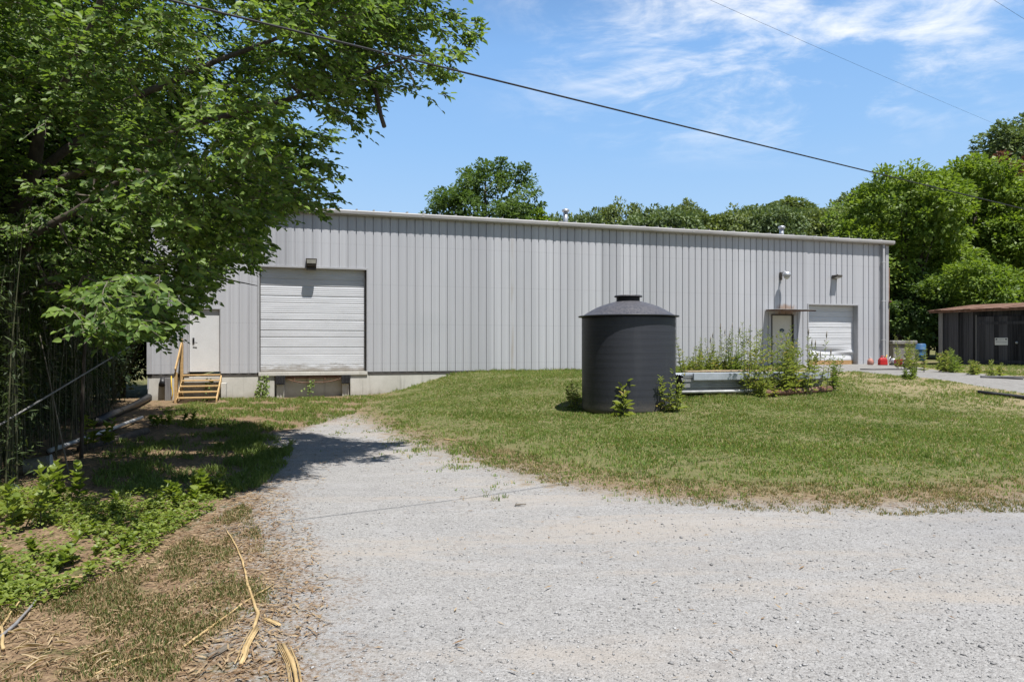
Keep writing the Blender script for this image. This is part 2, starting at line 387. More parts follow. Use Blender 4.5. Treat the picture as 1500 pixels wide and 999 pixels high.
def leaves4(P, D, Nn, L, Wd):
    Nn = unit(Nn-D*np.sum(Nn*D,1,keepdims=True)); Sd = np.cross(D,Nn); L = L[:,None]; Wd = Wd[:,None]
    V = np.stack([P, P+D*L*.45+Sd*Wd*.5+Nn*Wd*.15, P+D*L, P+D*L*.45-Sd*Wd*.5+Nn*Wd*.15],1)
    b = np.arange(len(P))[:,None]*4
    return V.reshape(-1,3), (b+np.array([[0,1,2,3]]))

def clump_crown(blobs, nclump, per, rc, leafL, inner=.18):
    """leaf clumps over a union of ellipsoids (cx,cy,cz,rx,ry,rz)"""
    B = np.array(blobs,float); w = B[:,3]*B[:,4]+B[:,5]*B[:,3]; idx = rng.choice(len(B), nclump, p=w/w.sum())
    d = rdir(nclump); d[:,2] = np.where(d[:,2] < -.55, -d[:,2], d[:,2]); d = unit(d)
    C = B[idx,:3]+d*B[idx,3:]*rng.uniform(.72,1.04,(nclump,1))
    keep = np.ones(nclump,bool)
    for b in B: keep &= ~(np.sum(((C-b[:3])/b[3:])**2,1) < .42)
    C = C[keep]; d = d[keep]; n = len(C)
    rcs = rc*rng.uniform(.55,1.3,n)
    k = np.repeat(np.arange(n), per); q = rdir(len(k))*rng.uniform(.25,1,(len(k),1))**.5
    q[:,2] *= .62; P = C[k]+q*rcs[k][:,None]
    ni = int(len(k)*inner); bi = rng.choice(len(B), ni); P2 = B[bi,:3]+rdir(ni)*B[bi,3:]*rng.uniform(.2,.8,(ni,1))
    D = unit(unit(q)*.7+d[k]*.5+rdir(len(k))*.7+np.array([0,0,-.25])); Nn = unit(np.array([0,0,1.])+d[k]*.6+rdir(len(k))*.75)
    P = np.concatenate([P,P2]); D = np.concatenate([D,rdir(ni)]); Nn = np.concatenate([Nn,rdir(ni)+np.array([0,0,.6])])
    L = leafL*rng.uniform(.6,1.3,len(P)); L[len(k):] *= 1.5
    return leaves4(P,D,Nn,L,L*rng.uniform(.5,.75,len(P)))

def tree(name, loc, label, cat, h, wx, wy, mat, group=None, base=.22, nclump=130, per=70, rc=None, leafL=.28, nblob=9, trunk_r=None, lobes=None, tall=1.0):
    root = thing(name, loc, label, cat, group)
    cz = h*(base+1)/2; rz = h*(1-base)/2
    blobs = lobes or [(0,0,cz,wx*.34,wy*.34,rz*.86)]
    if not lobes:
        for i in range(nblob):
            a = 2.4*i+rng.uniform(-.4,.4); zz = rng.uniform(-.75,.72); rr = math.sqrt(max(.05,1-zz*zz))
            s_ = rng.uniform(.30,.46)
            blobs.append((math.cos(a)*rr*wx*.5*(1-s_*.9), math.sin(a)*rr*wy*.5*(1-s_*.9), cz+zz*rz*.72*tall, wx*.5*s_*1.15, wy*.5*s_*1.15, rz*s_*.95))
    tr = trunk_r or h*.018+.05
    mb = MB(); lean = rng.uniform(-.3,.3,2)
    tp = [(0,0,-.4),(lean[0]*.2,lean[1]*.2,h*base),(lean[0],lean[1],h*.55),(lean[0]*1.3,lean[1],h*.85)]
    mb.tube(tp,[tr*1.25,tr,tr*.6,tr*.15],8)
    for b in blobs[1:]:
        z0 = h*rng.uniform(base*.8,.5); e = np.array(b[:3])
        s0 = np.array([lean[0]*z0/h,lean[1]*z0/h,z0]); mid = (s0+e)/2+np.array([0,0,-.04*h])
        mb.tube([s0,mid,e],[tr*.5,tr*.32,tr*.08],6)
    mb.build('trunk', M_bark, root)
    V,Fa = clump_crown(blobs, nclump, per, rc or min(wx,wy)*.12, leafL)
    mesh_np('crown', V, Fa, mat, root)
    return root

def weed(name, px, py, label, cat, h, stems=5, leafL=.12, mat=None, spread=.25, ratio=.22, per=26, group=None, seed_heads=False, loc=None, low=.08, taper=.7, broad=False):
    p = hit(px,py) if loc is None else np.array(loc)
    root = thing(name, p, label, cat, group); mb = MB(); Ps=[];Ds=[];Ls=[]; hd = MB()
    for i in range(stems):
        a = rng.uniform(0,6.28); r = spread*rng.uniform(.1,1)*.5; hh = h*rng.uniform(.6,1.0) if i else h
        b = np.array([math.cos(a)*r, math.sin(a)*r, -.03]); tpv = b+np.array([math.cos(a)*spread*.5*rng.uniform(0,.8), math.sin(a)*spread*.5*rng.uniform(0,.8), hh])
        mid = (b+tpv)/2+np.array([*rng.uniform(-.03,.03,2),0]); mb.tube([b,mid,tpv],[.006+.003*h,.005,.002],5,False)
        per = int(per); s = np.sort(rng.uniform(low,1,per)); pts = np.where(s[:,None]<.5, b+(mid-b)*s[:,None]*2, mid+(tpv-mid)*(s[:,None]*2-1))
        az = np.arange(per)*2.4+rng.uniform(0,6); el = .25+.6*s+rng.uniform(-.25,.25,per)
        D = np.stack([np.cos(az)*np.cos(el),np.sin(az)*np.cos(el),np.sin(el)],1)
        Ps.append(pts);Ds.append(D);Ls.append(leafL*(1.15-taper*s)*rng.uniform(.7,1.25,per))
        if seed_heads:
            MB().tube([tpv,tpv+np.array([0,0,.05*h]),tpv+np.array([.01,0,.12*h])],[.008,.018,.004],5).build('seed_head', M_twig, root)
    mb.build('stem', M_cane, root)
    P=np.concatenate(Ps);D=np.concatenate(Ds);L=np.concatenate(Ls); Nn=np.tile([0,0,1.],(len(P),1))+rdir(len(P))*.3
    V,Fa = leaves6(P,D,Nn,L,L*ratio*rng.uniform(.8,1.2,len(P)),.15,.25 if not broad else .1); mesh_np('foliage',V,Fa,mat or L_weed,root)
    return root

# ------------------------------------------------------------------ world, sun, camera
EL, AZ = R(68), R(35)
SUN = np.array([math.sin(AZ)*math.cos(EL), -math.cos(AZ)*math.cos(EL), math.sin(EL)])
wd = bpy.data.worlds.new('World'); S.world = wd; wd.use_nodes = True
t = wd.node_tree; bg = t.nodes['Background']
sky = t.nodes.new('ShaderNodeTexSky'); sky.sky_type = 'NISHITA'; sky.sun_disc = False
sky.sun_elevation = EL; sky.sun_rotation = R(145); sky.air_density = 1.0; sky.dust_density = .25; sky.ozone_density = 1.3
bg.inputs['Strength'].default_value = .075
tc = t.nodes.new('ShaderNodeTexCoord'); sx = t.nodes.new('ShaderNodeSeparateXYZ'); t.links.new(tc.outputs['Generated'], sx.inputs[0])
def wm(op,a,b=0.,clamp=False):
    x = t.nodes.new('ShaderNodeMath'); x.operation = op; x.use_clamp = clamp
    for k,v in enumerate((a,b)):
        if isinstance(v,bpy.types.NodeSocket): t.links.new(v,x.inputs[k])
        else: x.inputs[k].default_value = v
    return x.outputs[0]
zc = wm('ADD', wm('MAXIMUM', sx.outputs[2], 0.), .12)
cmb = t.nodes.new('ShaderNodeCombineXYZ'); t.links.new(wm('DIVIDE',sx.outputs[0],zc),cmb.inputs[0]); t.links.new(wm('DIVIDE',sx.outputs[1],zc),cmb.inputs[1])
mp = t.nodes.new('ShaderNodeMapping'); t.links.new(cmb.outputs[0],mp.inputs[0]); mp.inputs['Scale'].default_value = (1.0,1.25,1); mp.inputs['Rotation'].default_value=(0,0,R(25)); mp.inputs['Location'].default_value=(3.1,1.7,0)
def wn(scale,detail,rough,dist):
    x = t.nodes.new('ShaderNodeTexNoise'); t.links.new(mp.outputs[0],x.inputs['Vector'])
    for k,v in (('Scale',scale),('Detail',detail),('Roughness',rough),('Distortion',dist)): x.inputs[k].default_value = v
    return x.outputs['Fac']
c1 = wn(1.5,7,.62,.5); c2 = wn(4.2,6,.62,.8)
ms = t.nodes.new('ShaderNodeMapRange'); ms.interpolation_type='SMOOTHSTEP'
t.links.new(wm('ADD', wm('MULTIPLY',c1,.65), wm('MULTIPLY',c2,.35)), ms.inputs[0]); ms.inputs[1].default_value=.45; ms.inputs[2].default_value=.66
du = wm('SUBTRACT', wm('DIVIDE',sx.outputs[0],zc), .72); dv = wm('SUBTRACT', wm('DIVIDE',sx.outputs[1],zc), 1.62)
dd = wm('SQRT', wm('ADD', wm('MULTIPLY',du,du), wm('MULTIPLY',dv,dv)))
mk_ = t.nodes.new('ShaderNodeMapRange'); mk_.interpolation_type='SMOOTHSTEP'; t.links.new(dd, mk_.inputs[0]); mk_.inputs[1].default_value=1.05; mk_.inputs[2].default_value=.2
# colour gradient painted over the low sky ahead to brighten it
vl = t.nodes.new('ShaderNodeMapRange'); vl.interpolation_type='SMOOTHSTEP'; t.links.new(sx.outputs[2], vl.inputs[0]); vl.inputs[1].default_value=.75; vl.inputs[2].default_value=.0
vr = t.nodes.new('ShaderNodeValToRGB'); t.links.new(sx.outputs[2], vr.inputs[0]); e_ = vr.color_ramp.elements; e_.new(.28)
for q_,(p_,c_) in zip(e_,((.10,(.34,.49,.66)),(.28,(.225,.40,.66)),(.55,(.12,.28,.60)))): q_.position = p_; q_.color = (*c_,1)
vs = t.nodes.new('ShaderNodeVectorMath'); vs.operation = 'SCALE'; t.links.new(vr.outputs[0], vs.inputs[0]); vs.inputs['Scale'].default_value = 1/.075
va = t.nodes.new('ShaderNodeMapRange'); va.interpolation_type='SMOOTHSTEP'; t.links.new(sx.outputs[1], va.inputs[0]); va.inputs[1].default_value=.05; va.inputs[2].default_value=.6
vm = t.nodes.new('ShaderNodeMix'); vm.data_type='RGBA'; t.links.new(wm('MULTIPLY',wm('MULTIPLY',wm('MINIMUM',wm('MULTIPLY',vl.outputs[0],2.2),1.),va.outputs[0]),.92), vm.inputs[0]); t.links.new(sky.outputs[0],vm.inputs[6]); t.links.new(vs.outputs[0],vm.inputs[7])
mxw = t.nodes.new('ShaderNodeMix'); mxw.data_type='RGBA'
t.links.new(wm('MULTIPLY',wm('MULTIPLY',ms.outputs[0],.9),mk_.outputs[0]), mxw.inputs[0]); t.links.new(vm.outputs[2],mxw.inputs[6]); mxw.inputs[7].default_value=(9.6,9.8,10.1,1)
t.links.new(mxw.outputs[2], bg.inputs['Color'])

sl = bpy.data.lights.new('sun','SUN'); sl.energy = 5.0; sl.angle = R(.55); sl.color = (1,.97,.93)
so = bpy.data.objects.new('sun', sl); COL.objects.link(so); so.rotation_euler = Vector(SUN).to_track_quat('Z','Y').to_euler(); so.location = (20,-20,40)
cam = bpy.data.cameras.new('camera'); cam.sensor_width = 36; cam.lens = 24; cam.shift_y = 7.8/1500; cam.clip_end = 2000; cam.clip_start = .05
co = bpy.data.objects.new('camera', cam); COL.objects.link(co); co.location = (0,0,CH); co.rotation_euler = (R(90),0,0); S.camera = co
S.view_settings.view_transform = 'Standard'; S.view_settings.look = 'None'; S.view_settings.exposure = .58; S.view_settings.gamma = 1
S.render.engine = 'CYCLES'; S.cycles.use_denoising = True; S.cycles.max_bounces = 8; S.cycles.transparent_max_bounces = 8
S.cycles.sample_clamp_indirect = 6

# ------------------------------------------------------------------ terrain
def axis(lo, hi, step, far):
    fine = np.arange(lo, hi+1e-6, step); g = [step*1.25**k for k in range(1,60)]; c = np.cumsum(g); c = c[c < far]
    return np.concatenate([(lo-c)[::-1], fine, hi+c])
XS = axis(-14,22,.14,420); YS = axis(2.2,33,.14,420)
GX,GY = np.meshgrid(XS,YS); GP = np.stack([GX.ravel(),GY.ravel()],1); GZ = hz(GP)
CONC = [hit(*p)[:2] for p in ((1160,542),(1185,539))]+[W(wt(1181),-.1),W(LW+.2,-.1)]+[hit(*p)[:2] for p in ((1330,536.5),(1400,546),(1500,555))]+[np.array([22,19.5]),np.array([24,16.5])]+[hit(*p)[:2] for p in ((1500,577),(1430,565),(1330,552),(1255,544.5),(1200,545))]
sdl = sd_of(GP,LAWN_EDGE,LAWN_POLY); sdg = sd_of(GP,GRAV_EDGE,GRAV_POLY)
vv_=(GP-P0)@NV; sdl=np.where((vv_<-2)&(GP[:,1]>24), np.maximum(sdl,6), sdl)
dc = dist(GP, CONC+[CONC[0]]); sdc = np.where(inside(GP,CONC),dc,-dc)
nx,ny = len(XS),len(YS); ii = np.arange(nx*ny).reshape(ny,nx)
Q = np.stack([ii[:-1,:-1],ii[:-1,1:],ii[1:,1:],ii[1:,:-1]],-1).reshape(-1,4)
cat_v = np.where(sdc>0,3,np.where(sdl>0,1,np.where(sdg>0,2,0))); qc = cat_v[Q[:,0]]
M_ground = ground_material()
GV = np.stack([GP[:,0],GP[:,1],GZ],1)
far_hill = GP[:,1]>58
qc = np.where(far_hill[Q[:,0]],4,qc)
for k,nm in ((0,'ground'),(1,'lawn'),(2,'gravel_drive'),(3,'concrete_drive'),(4,'hill')):
    q = Q[qc==k]; u,inv = np.unique(q,return_inverse=True)
    o = mesh_np(nm, GV[u], inv.reshape(-1,4), M_ground, None, True); o['kind'] = 'structure'
    for an,arr in (('sd_lawn',sdl),('sd_gravel',sdg),('sd_concrete',sdc)):
        o.data.attributes.new(an,'FLOAT','POINT').data.foreach_set('value', np.clip(arr[u],-50,50).astype(np.float32))

# ------------------------------------------------------------------ warehouse
wh = thing('metal_warehouse', (P0[0],P0[1],ZB), 'long low warehouse clad in pale grey ribbed metal with a grey gutter', 'building', None, TH)
bd = [wt(380), wt(537), wz(380,545.5), wz(455,393)]              # loading door t0,t1,z0,z1
sdn = [wt(277), wt(322), wz(300,545), wz(300,453)]
rd = [wt(1184), wt(1256), -.05, wz(1220,447)]
pd = [wt(1131), wt(1161), -.02, wz(1145,462)]
bd[2]=0.02; sdn[2]=.06
opens = [tuple(sdn),tuple(bd),tuple(pd),tuple(rd)]
TOPW = HW-.12
def panel(mb, t0, t1, z0, z1):
    p = .3048; pts = [(t0,0.)]; k = math.ceil((t0-.06)/p)
    while k*p < t1+.06:
        c = k*p+.09
        for dx,y in ((-.118,-.006),(-.060,0.0),(-.021,-.003),(-.012,.034),(.012,.034),(.021,-.003),(.060,0.),(.118,-.006)):
            x = c+dx
            if t0 < x < t1 and x > pts[-1][0]+1e-4: pts.append((x,y))
        k += 1
    pts.append((t1,0.))
    V = [(x,y,z0) for x,y in pts]+[(x,y,z1) for x,y in pts]; n = len(pts)
    mb.add(V,[(i,i+1,n+i+1,n+i) for i in range(n-1)])
mb = MB(); cur = 0.
for t0,t1,z0,z1 in opens:
    panel(mb,cur,t0,0,TOPW); panel(mb,t0,t1,z1,TOPW); cur = t1
panel(mb,cur,LW,0,TOPW)
mb.build('wall', M_wall, wh)
# back and end walls, roof
BD = 26.
mb = MB(); mb.box(-.03,LW+.03,BD,BD+.05,-.5,TOPW)
for x in (-.03,LW-.02): mb.hexa([(x,.02,-.5),(x+.05,.02,-.5),(x+.05,BD,-.5),(x,BD,-.5),(x,.02,TOPW),(x+.05,.02,TOPW),(x+.05,BD,TOPW),(x,BD,TOPW)])
mb.build('side_walls', M_trim, wh)
mb = MB()
for s in (0,1):
    y0,y1 = (-.10,BD/2) if not s else (BD+.2,BD/2); z0,z1 = HW-.05,HW+.95
    V = [(-.15,y0,z0),(LW+.15,y0,z0),(LW+.15,y1,z1),(-.15,y1,z1)]; V += [(a,b,c+.05) for a,b,c in V]; mb.hexa(V)
    x = .1
    while x < LW:
        mb.beam((x,y0+(-.04 if not s else .04),z0+.07),(x,y1,z1+.07),.05,.045); x += .6096
for x in (0.,LW): mb.add([(x,.05,TOPW),(x,BD-.05,TOPW),(x,BD/2,HW+.92)],[(0,1,2)])
mb.build('roof', M_gutter, wh)
# gutter with its joints and end cap
mb = MB(); pf = [(-.02,-.02),(-.20,-.02),(-.235,-.06),(-.225,-.155),(-.16,-.20),(-.02,-.20)]
segs = [-.2,3.2,9.2,14.55,20.6,26.7,LW+.22]
for a,b in zip(segs[:-1],segs[1:]):
    b2 = b-.006 ; off = .004 if segs.index(a)%2 else 0
    V = [(a,y-off,HW+z-off) for y,z in pf]+[(b2,y-off,HW+z-off) for y,z in pf]; n = len(pf)
    mb.add(V,[(i,(i+1)%n,n+(i+1)%n,n+i) for i in range(n)]+[tuple(range(n)),tuple(range(2*n-1,n-1,-1))])
for a in segs[1:-1]: mb.box(a-.05,a+.05,-.243,-.20,HW-.15,HW-.05)
mb.build('gutter', M_gutter, wh)
# downspout and corner trims
td = wt(1291.5); mb = MB(); mb.box(td-.06,td+.06,-.14,-.03,.05,HW-.18)
for z in (1.2,3.0,4.8): mb.box(td-.09,td+.09,-.145,-.02,z,z+.04)
mb.build('downspout', M_trim, wh, .012)
for a,b in ((LW-.13,LW+.04),(-.04,.12)): MB().box(a,b,-.035,.1,0,TOPW-.1).build('corner_trim', M_trim, wh, .006)
tc_ = LW+.055; mb = MB(); mb.tube([(tc_,-.03,0),(tc_,-.03,2.1),(tc_+.01,-.03,4.6)],.018,8); mb.tube([(tc_,-.06,3.0),(tc_+.02,-.14,3.02)],.05,8); mb.build('conduit', M_rust, wh)
# strip coloured dark for the shaded gap under the panels; foundation
mb = MB(); cur = -.02
for t0,t1 in ((sdn[0],sdn[1]),(bd[0],bd[1]),(pd[0],pd[1]),(rd[0],rd[1])):
    mb.box(cur,t0,.012,.06,-.105,-.002); cur = t1
mb.box(cur,LW,.012,.06,-.105,-.002); mb.build('base_gap_shade', M_dark, wh)
rx0,rx1 = wt(402),wt(513); zr = -.06
mb = MB(); mb.box(-.02,rx0,.025,.5,-2.,-.107); mb.box(rx1,LW,.025,.5,-2.,-.107)
mb.box(rx0,rx1,.27,.5,-2.,-.115)
mb.box(bd[0]-.03,bd[1]+.03,-.045,.5,-.106,.02)                  # door sill slab
mb.box(rx1+.002,bd[1]+.05,.004,.024,-2,-.108)
mb.build('foundation', M_conc, wh, .012)
# dock leveller lip and bumpers
b0,b1 = wt(403.5),wt(417.5); b2_,b3 = wt(500),wt(512.5)
for a,b in ((b0,b1),(b2_,b3)):
    q = MB()
    for i in range(6):
        w = (b-a)/6; q.box(a+i*w+.004,a+(i+1)*w-.004,-.09-.012*(i%2),.06,-.40,-.125+.004*(i%3))
    q.build('dock_bumper', M_black, wh, .008)
    q = MB(); q.box(a+.03,b-.03,.07,.26,-1.4,-.42); q.build('bumper_post', M_conc, wh, .01)
q = MB(); q.box(b1+.03,b2_-.03,.02,.26,-.21,-.125)
for i in range(4): q.box(b1+.3+i*.52,b1+.34+i*.52,-.005,.03,-.27,-.12)
q.build('dock_leveller', M_rust, wh, .004)
cp = [(b1+.1+s*(b2_-b1-.2), .0, -.24-.13*math.sin(math.pi*s)-.02*math.sin(9*s)) for s in np.linspace(0,1,22)]
MB().tube(cp,.016,6).build('dock_chain', M_rust, wh)
# door trims (jambs, heads)
def trim(t0,t1,z0,z1,dep,w=.07,mat=M_trim,par=wh):
    q = MB(); q.box(t0-w,t0,-.028,dep,z0,z1+w); q.box(t1,t1+w,-.028,dep,z0,z1+w); q.box(t0+.001,t1-.001,-.026,dep,z1,z1+w); return q.build('door_frame',mat,par)
trim(*bd,.26,.06); trim(*rd,.34,.05); trim(*sdn,.12,.045)
trim(pd[0],pd[1],pd[2],pd[3],.10,.05,M_dark)
# roller doors
def roller(t0,t1,z0,z1,y,pitch,mat,dent=False):
    nz = int((z1-z0)/.0125); zz = np.linspace(z0,z1,nz); f = ((zz-z0)/pitch)%1; k = np.floor((zz-z0)/pitch).astype(int)
    g_=(zz-z0)%.61; prof=-.0035*np.cos(2*np.pi*zz/.0735); dp=((g_<.016)|((g_>.245)&(g_<.261))) if pitch<.12 else (((zz-z0)%.25)<.016); prof=np.where(dp,.022,prof)
    nt_ = 30; tt = np.linspace(t0,t1,nt_); T,Z = np.meshgrid(tt,zz); Yv = y+np.repeat(prof[:,None],nt_,1)+.006*np.sin(T*2.1+Z*1.3)
    if dent:
        s = (T-t0)/(t1-t0); hz_ = (Z-z0); Yv += .10*np.exp(-((hz_-.52+.22*s)/.17)**2)*np.sin(np.pi*s)**.5*np.where(hz_<.75,1,.2)-.07*np.exp(-((hz_-.30-.1*s)/.11)**2)*s
        Z = Z-.05*np.exp(-((hz_-.62)/.2)**2)*np.sin(np.pi*s)
    V = np.stack([T,Yv,Z],-1).reshape(-1,3); i = np.arange(nz*nt_).reshape(nz,nt_)
    Fa = np.stack([i[:-1,:-1],i[:-1,1:],i[1:,1:],i[1:,:-1]],-1).reshape(-1,4)
    return mesh_np('roller_door',V,Fa,mat,wh,True)
roller(bd[0],bd[1],bd[2],bd[3],.205,.105,M_roll)
r2 = roller(rd[0],rd[1],rd[2]+.32,rd[3],.27,.125,M_roll2,True)
MB().box(rd[0],rd[1],.25,.29,rd[2],rd[2]+.33).build('bottom_board', M_ply, wh)
MB().box(bd[1]-.05,bd[1]-.002,.10,.19,bd[2],bd[3]).build('door_track', M_dark, wh); MB().box(bd[0]+.002,bd[0]+.03,.12,.19,bd[2],bd[3]).build('door_track', M_dark, wh)
# left service door
o = MB().box(sdn[0]+.006,sdn[1]-.006,.055,.10,sdn[2],sdn[3]-.01).build('service_door', M_man, wh, .006)
hx = sdn[0]+.13; q = MB(); q.box(hx-.03,hx+.03,.035,.054,1.02,1.22); q.tube([(hx,.035,1.06),(hx,-.01,1.06),(hx+.13,-.012,1.05)],.011,8); q.box(hx-.02,hx+.02,.0,.03,1.14,1.20); q.build('handle', M_black, o)
for z in (.3,1.05,1.85): MB().box(sdn[1]-.015,sdn[1]+.012,.02,.056,z,z+.10).build('hinge', M_alu, o)
# right personnel door
o = MB().box(pd[0]+.003,pd[1]-.003,.06,.09,pd[2],pd[3]-.005).build('personnel_door', M_cream, wh, .004)
q = MB(); q.box(pd[0]+.16,pd[1]-.16,.052,.059,.2,.95); q.build('lower_panel', M_cream, o)
zc_ = wz(1146,484); tc2 = wt(1146.5)
q = MB(); n=24; q.add([(tc2+.13*math.cos(2*math.pi*i/n),.056,zc_+.085*math.sin(2*math.pi*i/n)) for i in range(n)]+[(tc2+.13*math.cos(2*math.pi*i/n),.059,zc_+.085*math.sin(2*math.pi*i/n)) for i in range(n)],[tuple(range(n))]+[(i,n+i,n+(i+1)%n,(i+1)%n) for i in range(n)])
M_stick = simple('dark_blue_vinyl',(.015,.035,.05),(.03,.06,.08),9,.4); st = q.build('oval_sticker', M_stick, o)
q = MB(); q.box(tc2-.08,tc2+.08,.052,.0555,zc_-.045,zc_-.025); q.box(tc2-.05,tc2+.05,.052,.0555,zc_-.012,zc_+.002); q.build('sticker_lettering', M_grey, st)
# canopy
ca,cb,cz_ = wt(1121.5),wt(1172),wz(1145,456)
q = MB(); q.hexa([(ca,-.03,cz_),(cb,-.03,cz_),(cb,-1.0,cz_-.035),(ca,-1.0,cz_-.035),(ca,-.03,cz_+.05),(cb,-.03,cz_+.05),(cb,-1.0,cz_+.015),(ca,-1.0,cz_+.015)]); can = q.build('door_canopy', M_rust, wh)
q = MB()
for i in range(14):
    x0 = ca-.04+i*(cb-ca+.08)/14; w=(cb-ca+.08)/14; q.hexa([(x0,-.025,cz_+.055),(x0+w,-.025,cz_+.055),(x0+w,-1.06,cz_+.018),(x0,-1.06,cz_+.018),(x0,-.025,cz_+.063+.012*(i%2)),(x0+w,-.025,cz_+.063+.012*((i+1)%2)),(x0+w,-1.06,cz_+.026+.012*((i+1)%2)),(x0,-1.06,cz_+.026+.012*(i%2))])
q.build('canopy_sheet', M_sheet2, can)
# roof vents
for px,top,yy in ((843,303,1.2),(1170,329,1.2)):
    tt = wt(px)+.05; zt = wz(px,top)+.12; zb_ = HW+.05
    q = MB(); q.lathe([(.10,zb_-.1),(.10,zt-.12)],16,(tt,yy,0)); ch = q.build('roof_vent', M_alu, wh)
    q = MB(); q.lathe([(.13,zt-.10),(.155,zt-.09),(.155,zt-.01),(.05,zt+.03)],16,(tt,yy,0)); q.build('vent_cap', M_alu, ch)

def wl(px,py,y): # local wall point -> world
    p = W(wt(px), -y); return np.array([p[0],p[1],wz(px,py)+ZB])
def wallthing(name,px,py,label,cat,group=None): return thing(name, wl(px,py,-0.), label, cat, group, TH)
# floodlight over the loading door
f = wallthing('wall_floodlight',456,387,'bronze box floodlight mounted over the tall loading door','wall lamp','lamps on the warehouse wall')
MB().hexa([(-.17,-.20,-.10),(.17,-.20,-.10),(.17,-.015,-.13),(-.17,-.015,-.13),(-.19,-.27,.17),(.19,-.27,.17),(.19,-.015,.17),(-.19,-.015,.17)]).build('housing',M_bronze,f,.01)
q=MB(); q.hexa([(-.15,-.245,.0),(.15,-.245,.0),(.15,-.22,.0),(-.15,-.22,.0),(-.16,-.275,.13),(.16,-.275,.13),(.16,-.24,.13),(-.16,-.24,.13)]); q.build('lens',M_glass,f)
MB().box(-.17,.17,-.12,-.015,-.22,-.135).build('back_box',M_bronze,f,.01)
# dome lamp on an arm, right
f = wallthing('dome_lamp',1143,405,'silver dome lamp on a short arm above the door canopy','wall lamp','lamps on the warehouse wall')
MB().box(-.06,.06,-.07,-.012,-.16,.18).build('back_plate',M_bronze,f,.01)
MB().tube([(0,-.05,.12),(.0,-.2,.17),(.0,-.34,.16)],.03,10).build('arm',M_alu,f)
MB().lathe([(.06,.17),(.15,.13),(.18,.04),(.18,-.02),(.15,-.03)],24,(.0,-.42,0)).build('shade',M_alu,f)
MB().lathe([(.13,-.035),(.12,-.10),(.05,-.16),(.01,-.17)],20,(.0,-.42,0)).build('lens',M_glass,f)
# wall pack right
f = wallthing('wall_pack_light',1222,407,'slim brown wall light jutting out over the small roller door','wall lamp','lamps on the warehouse wall')
MB().hexa([(-.16,-.33,.02),(.16,-.33,.02),(.16,-.015,-.06),(-.16,-.015,-.06),(-.16,-.33,.10),(.16,-.33,.10),(.16,-.015,.10),(-.16,-.015,.10)]).build('housing',M_bronze,f,.01)
MB().hexa([(-.13,-.31,-.02),(.13,-.31,-.02),(.13,-.08,-.05),(-.13,-.08,-.05),(-.13,-.32,.018),(.13,-.32,.018),(.13,-.08,-.0455),(-.13,-.08,-.0455)]).build('lens',M_glass,f)
MB().tube([(0,-.2,.1),(0,-.2,.14)],.02,8).build('photocell',M_black,f)
# white lamp by the left door
f = wallthing('globe_lamp',296,396,'small white dome lamp half hidden by leaves above the wooden steps','wall lamp','lamps on the warehouse wall')
MB().box(-.06,.06,-.08,-.012,-.30,.05).build('back_plate',M_grey,f,.01)
MB().lathe([(.02,.14),(.13,.11),(.16,.03),(.15,-.02)],20,(0,-.24,0)).build('shade',M_white,f)

# ------------------------------------------------------------------ wooden steps at the left door
s0,s1 = wt(268),wt(325); gzz = gz(*W((s0+s1)/2,1.0))-ZB
st = thing('wooden_steps',(*W(s0,0),ZB),'new pine steps with one handrail leading to the left service door','steps',None,TH)
wdt = s1-s0; nst=5; rise=(-.02-gzz)/nst; run=.27
for i in range(nst):
    z = -.02-i*rise; y=-.06-i*run; q=MB()
    for j in range(2): q.box(.03,wdt-.03,y-run+.135*j-.01,y-run+.135*j+.118,z-.038,z)
    q.build('tread',M_pine,st,.004)
for x in (.0,wdt-.04):
    q=MB(); q.hexa([(x,-.02,-.30),(x+.04,-.02,-.30),(x+.04,-run*nst-.02,gzz-.02),(x,-run*nst-.02,gzz-.02),(x,-.02,-.062),(x+.04,-.02,-.062),(x+.04,-run*nst-.02,gzz+.11),(x,-run*nst-.02,gzz+.11)]); q.build('stringer',M_pine,st)
q=MB(); q.box(-.06,.028,-.16,-.07,gzz-.1,1.02); q.build('rail_post',M_pine,st,.004)
q=MB(); q.box(-.06,.028,-run*nst+.06,-run*nst+.15,gzz-.1,gzz+.98); q.build('rail_post',M_pine,st,.004)
q=MB(); q.beam((-.016,.0,1.12),(-.016,-run*nst-.0,gzz+1.04),.04,.14); q.build('handrail',M_pine,st,.004)
q=MB(); q.box(wdt+.002,wdt+.16,-.30,-.02,gzz-.1,-.32); blk=q.build('concrete_block',M_conc,None,.01); blk.location=(*W(s0,0),ZB); blk.rotation_euler=(0,0,TH)
tag(blk,'grey concrete block tucked against the right side of the steps','block')

# ------------------------------------------------------------------ black tank
tp = hit(921,607); tp[:2] += np.array([.16,1.0]); tzb = gz(tp[0],tp[1]-.9)-.03
TR = 1.03
tk = thing('water_tank',(tp[0],tp[1],tzb),'large black plastic cylindrical water tank with a conical lid','tank')
sc_t = tp[1]/15.0
hb = 1.75-(464-HZ)/F*tp[1]-tzb
print('TANK', tp, tzb, 'brim h', hb)
TR = .0675*tp[1]
MB().lathe([(TR*.99,0),(TR,.08)]+[(TR+.002*math.sin(i*2.1),.08+(hb-.1)*i/40) for i in range(1,40)]+[(TR,hb-.01)],72).build('tank_body',M_tank,tk)
MB().lathe([(TR-.05,hb-.012),(TR+.085,hb-.012),(TR+.085,hb+.012),(TR*.985,hb+.022),(TR*.90,hb+.075*TR),(TR*.82,hb+.122*TR),(TR*.73,hb+.170*TR),(TR*.65,hb+.208*TR),(TR*.56,hb+.242*TR),(TR*.47,hb+.272*TR),(TR*.36,hb+.305*TR),(.28,hb+.33*TR),(.265,hb+.335*TR)],72).build('lid',M_tank,tk)
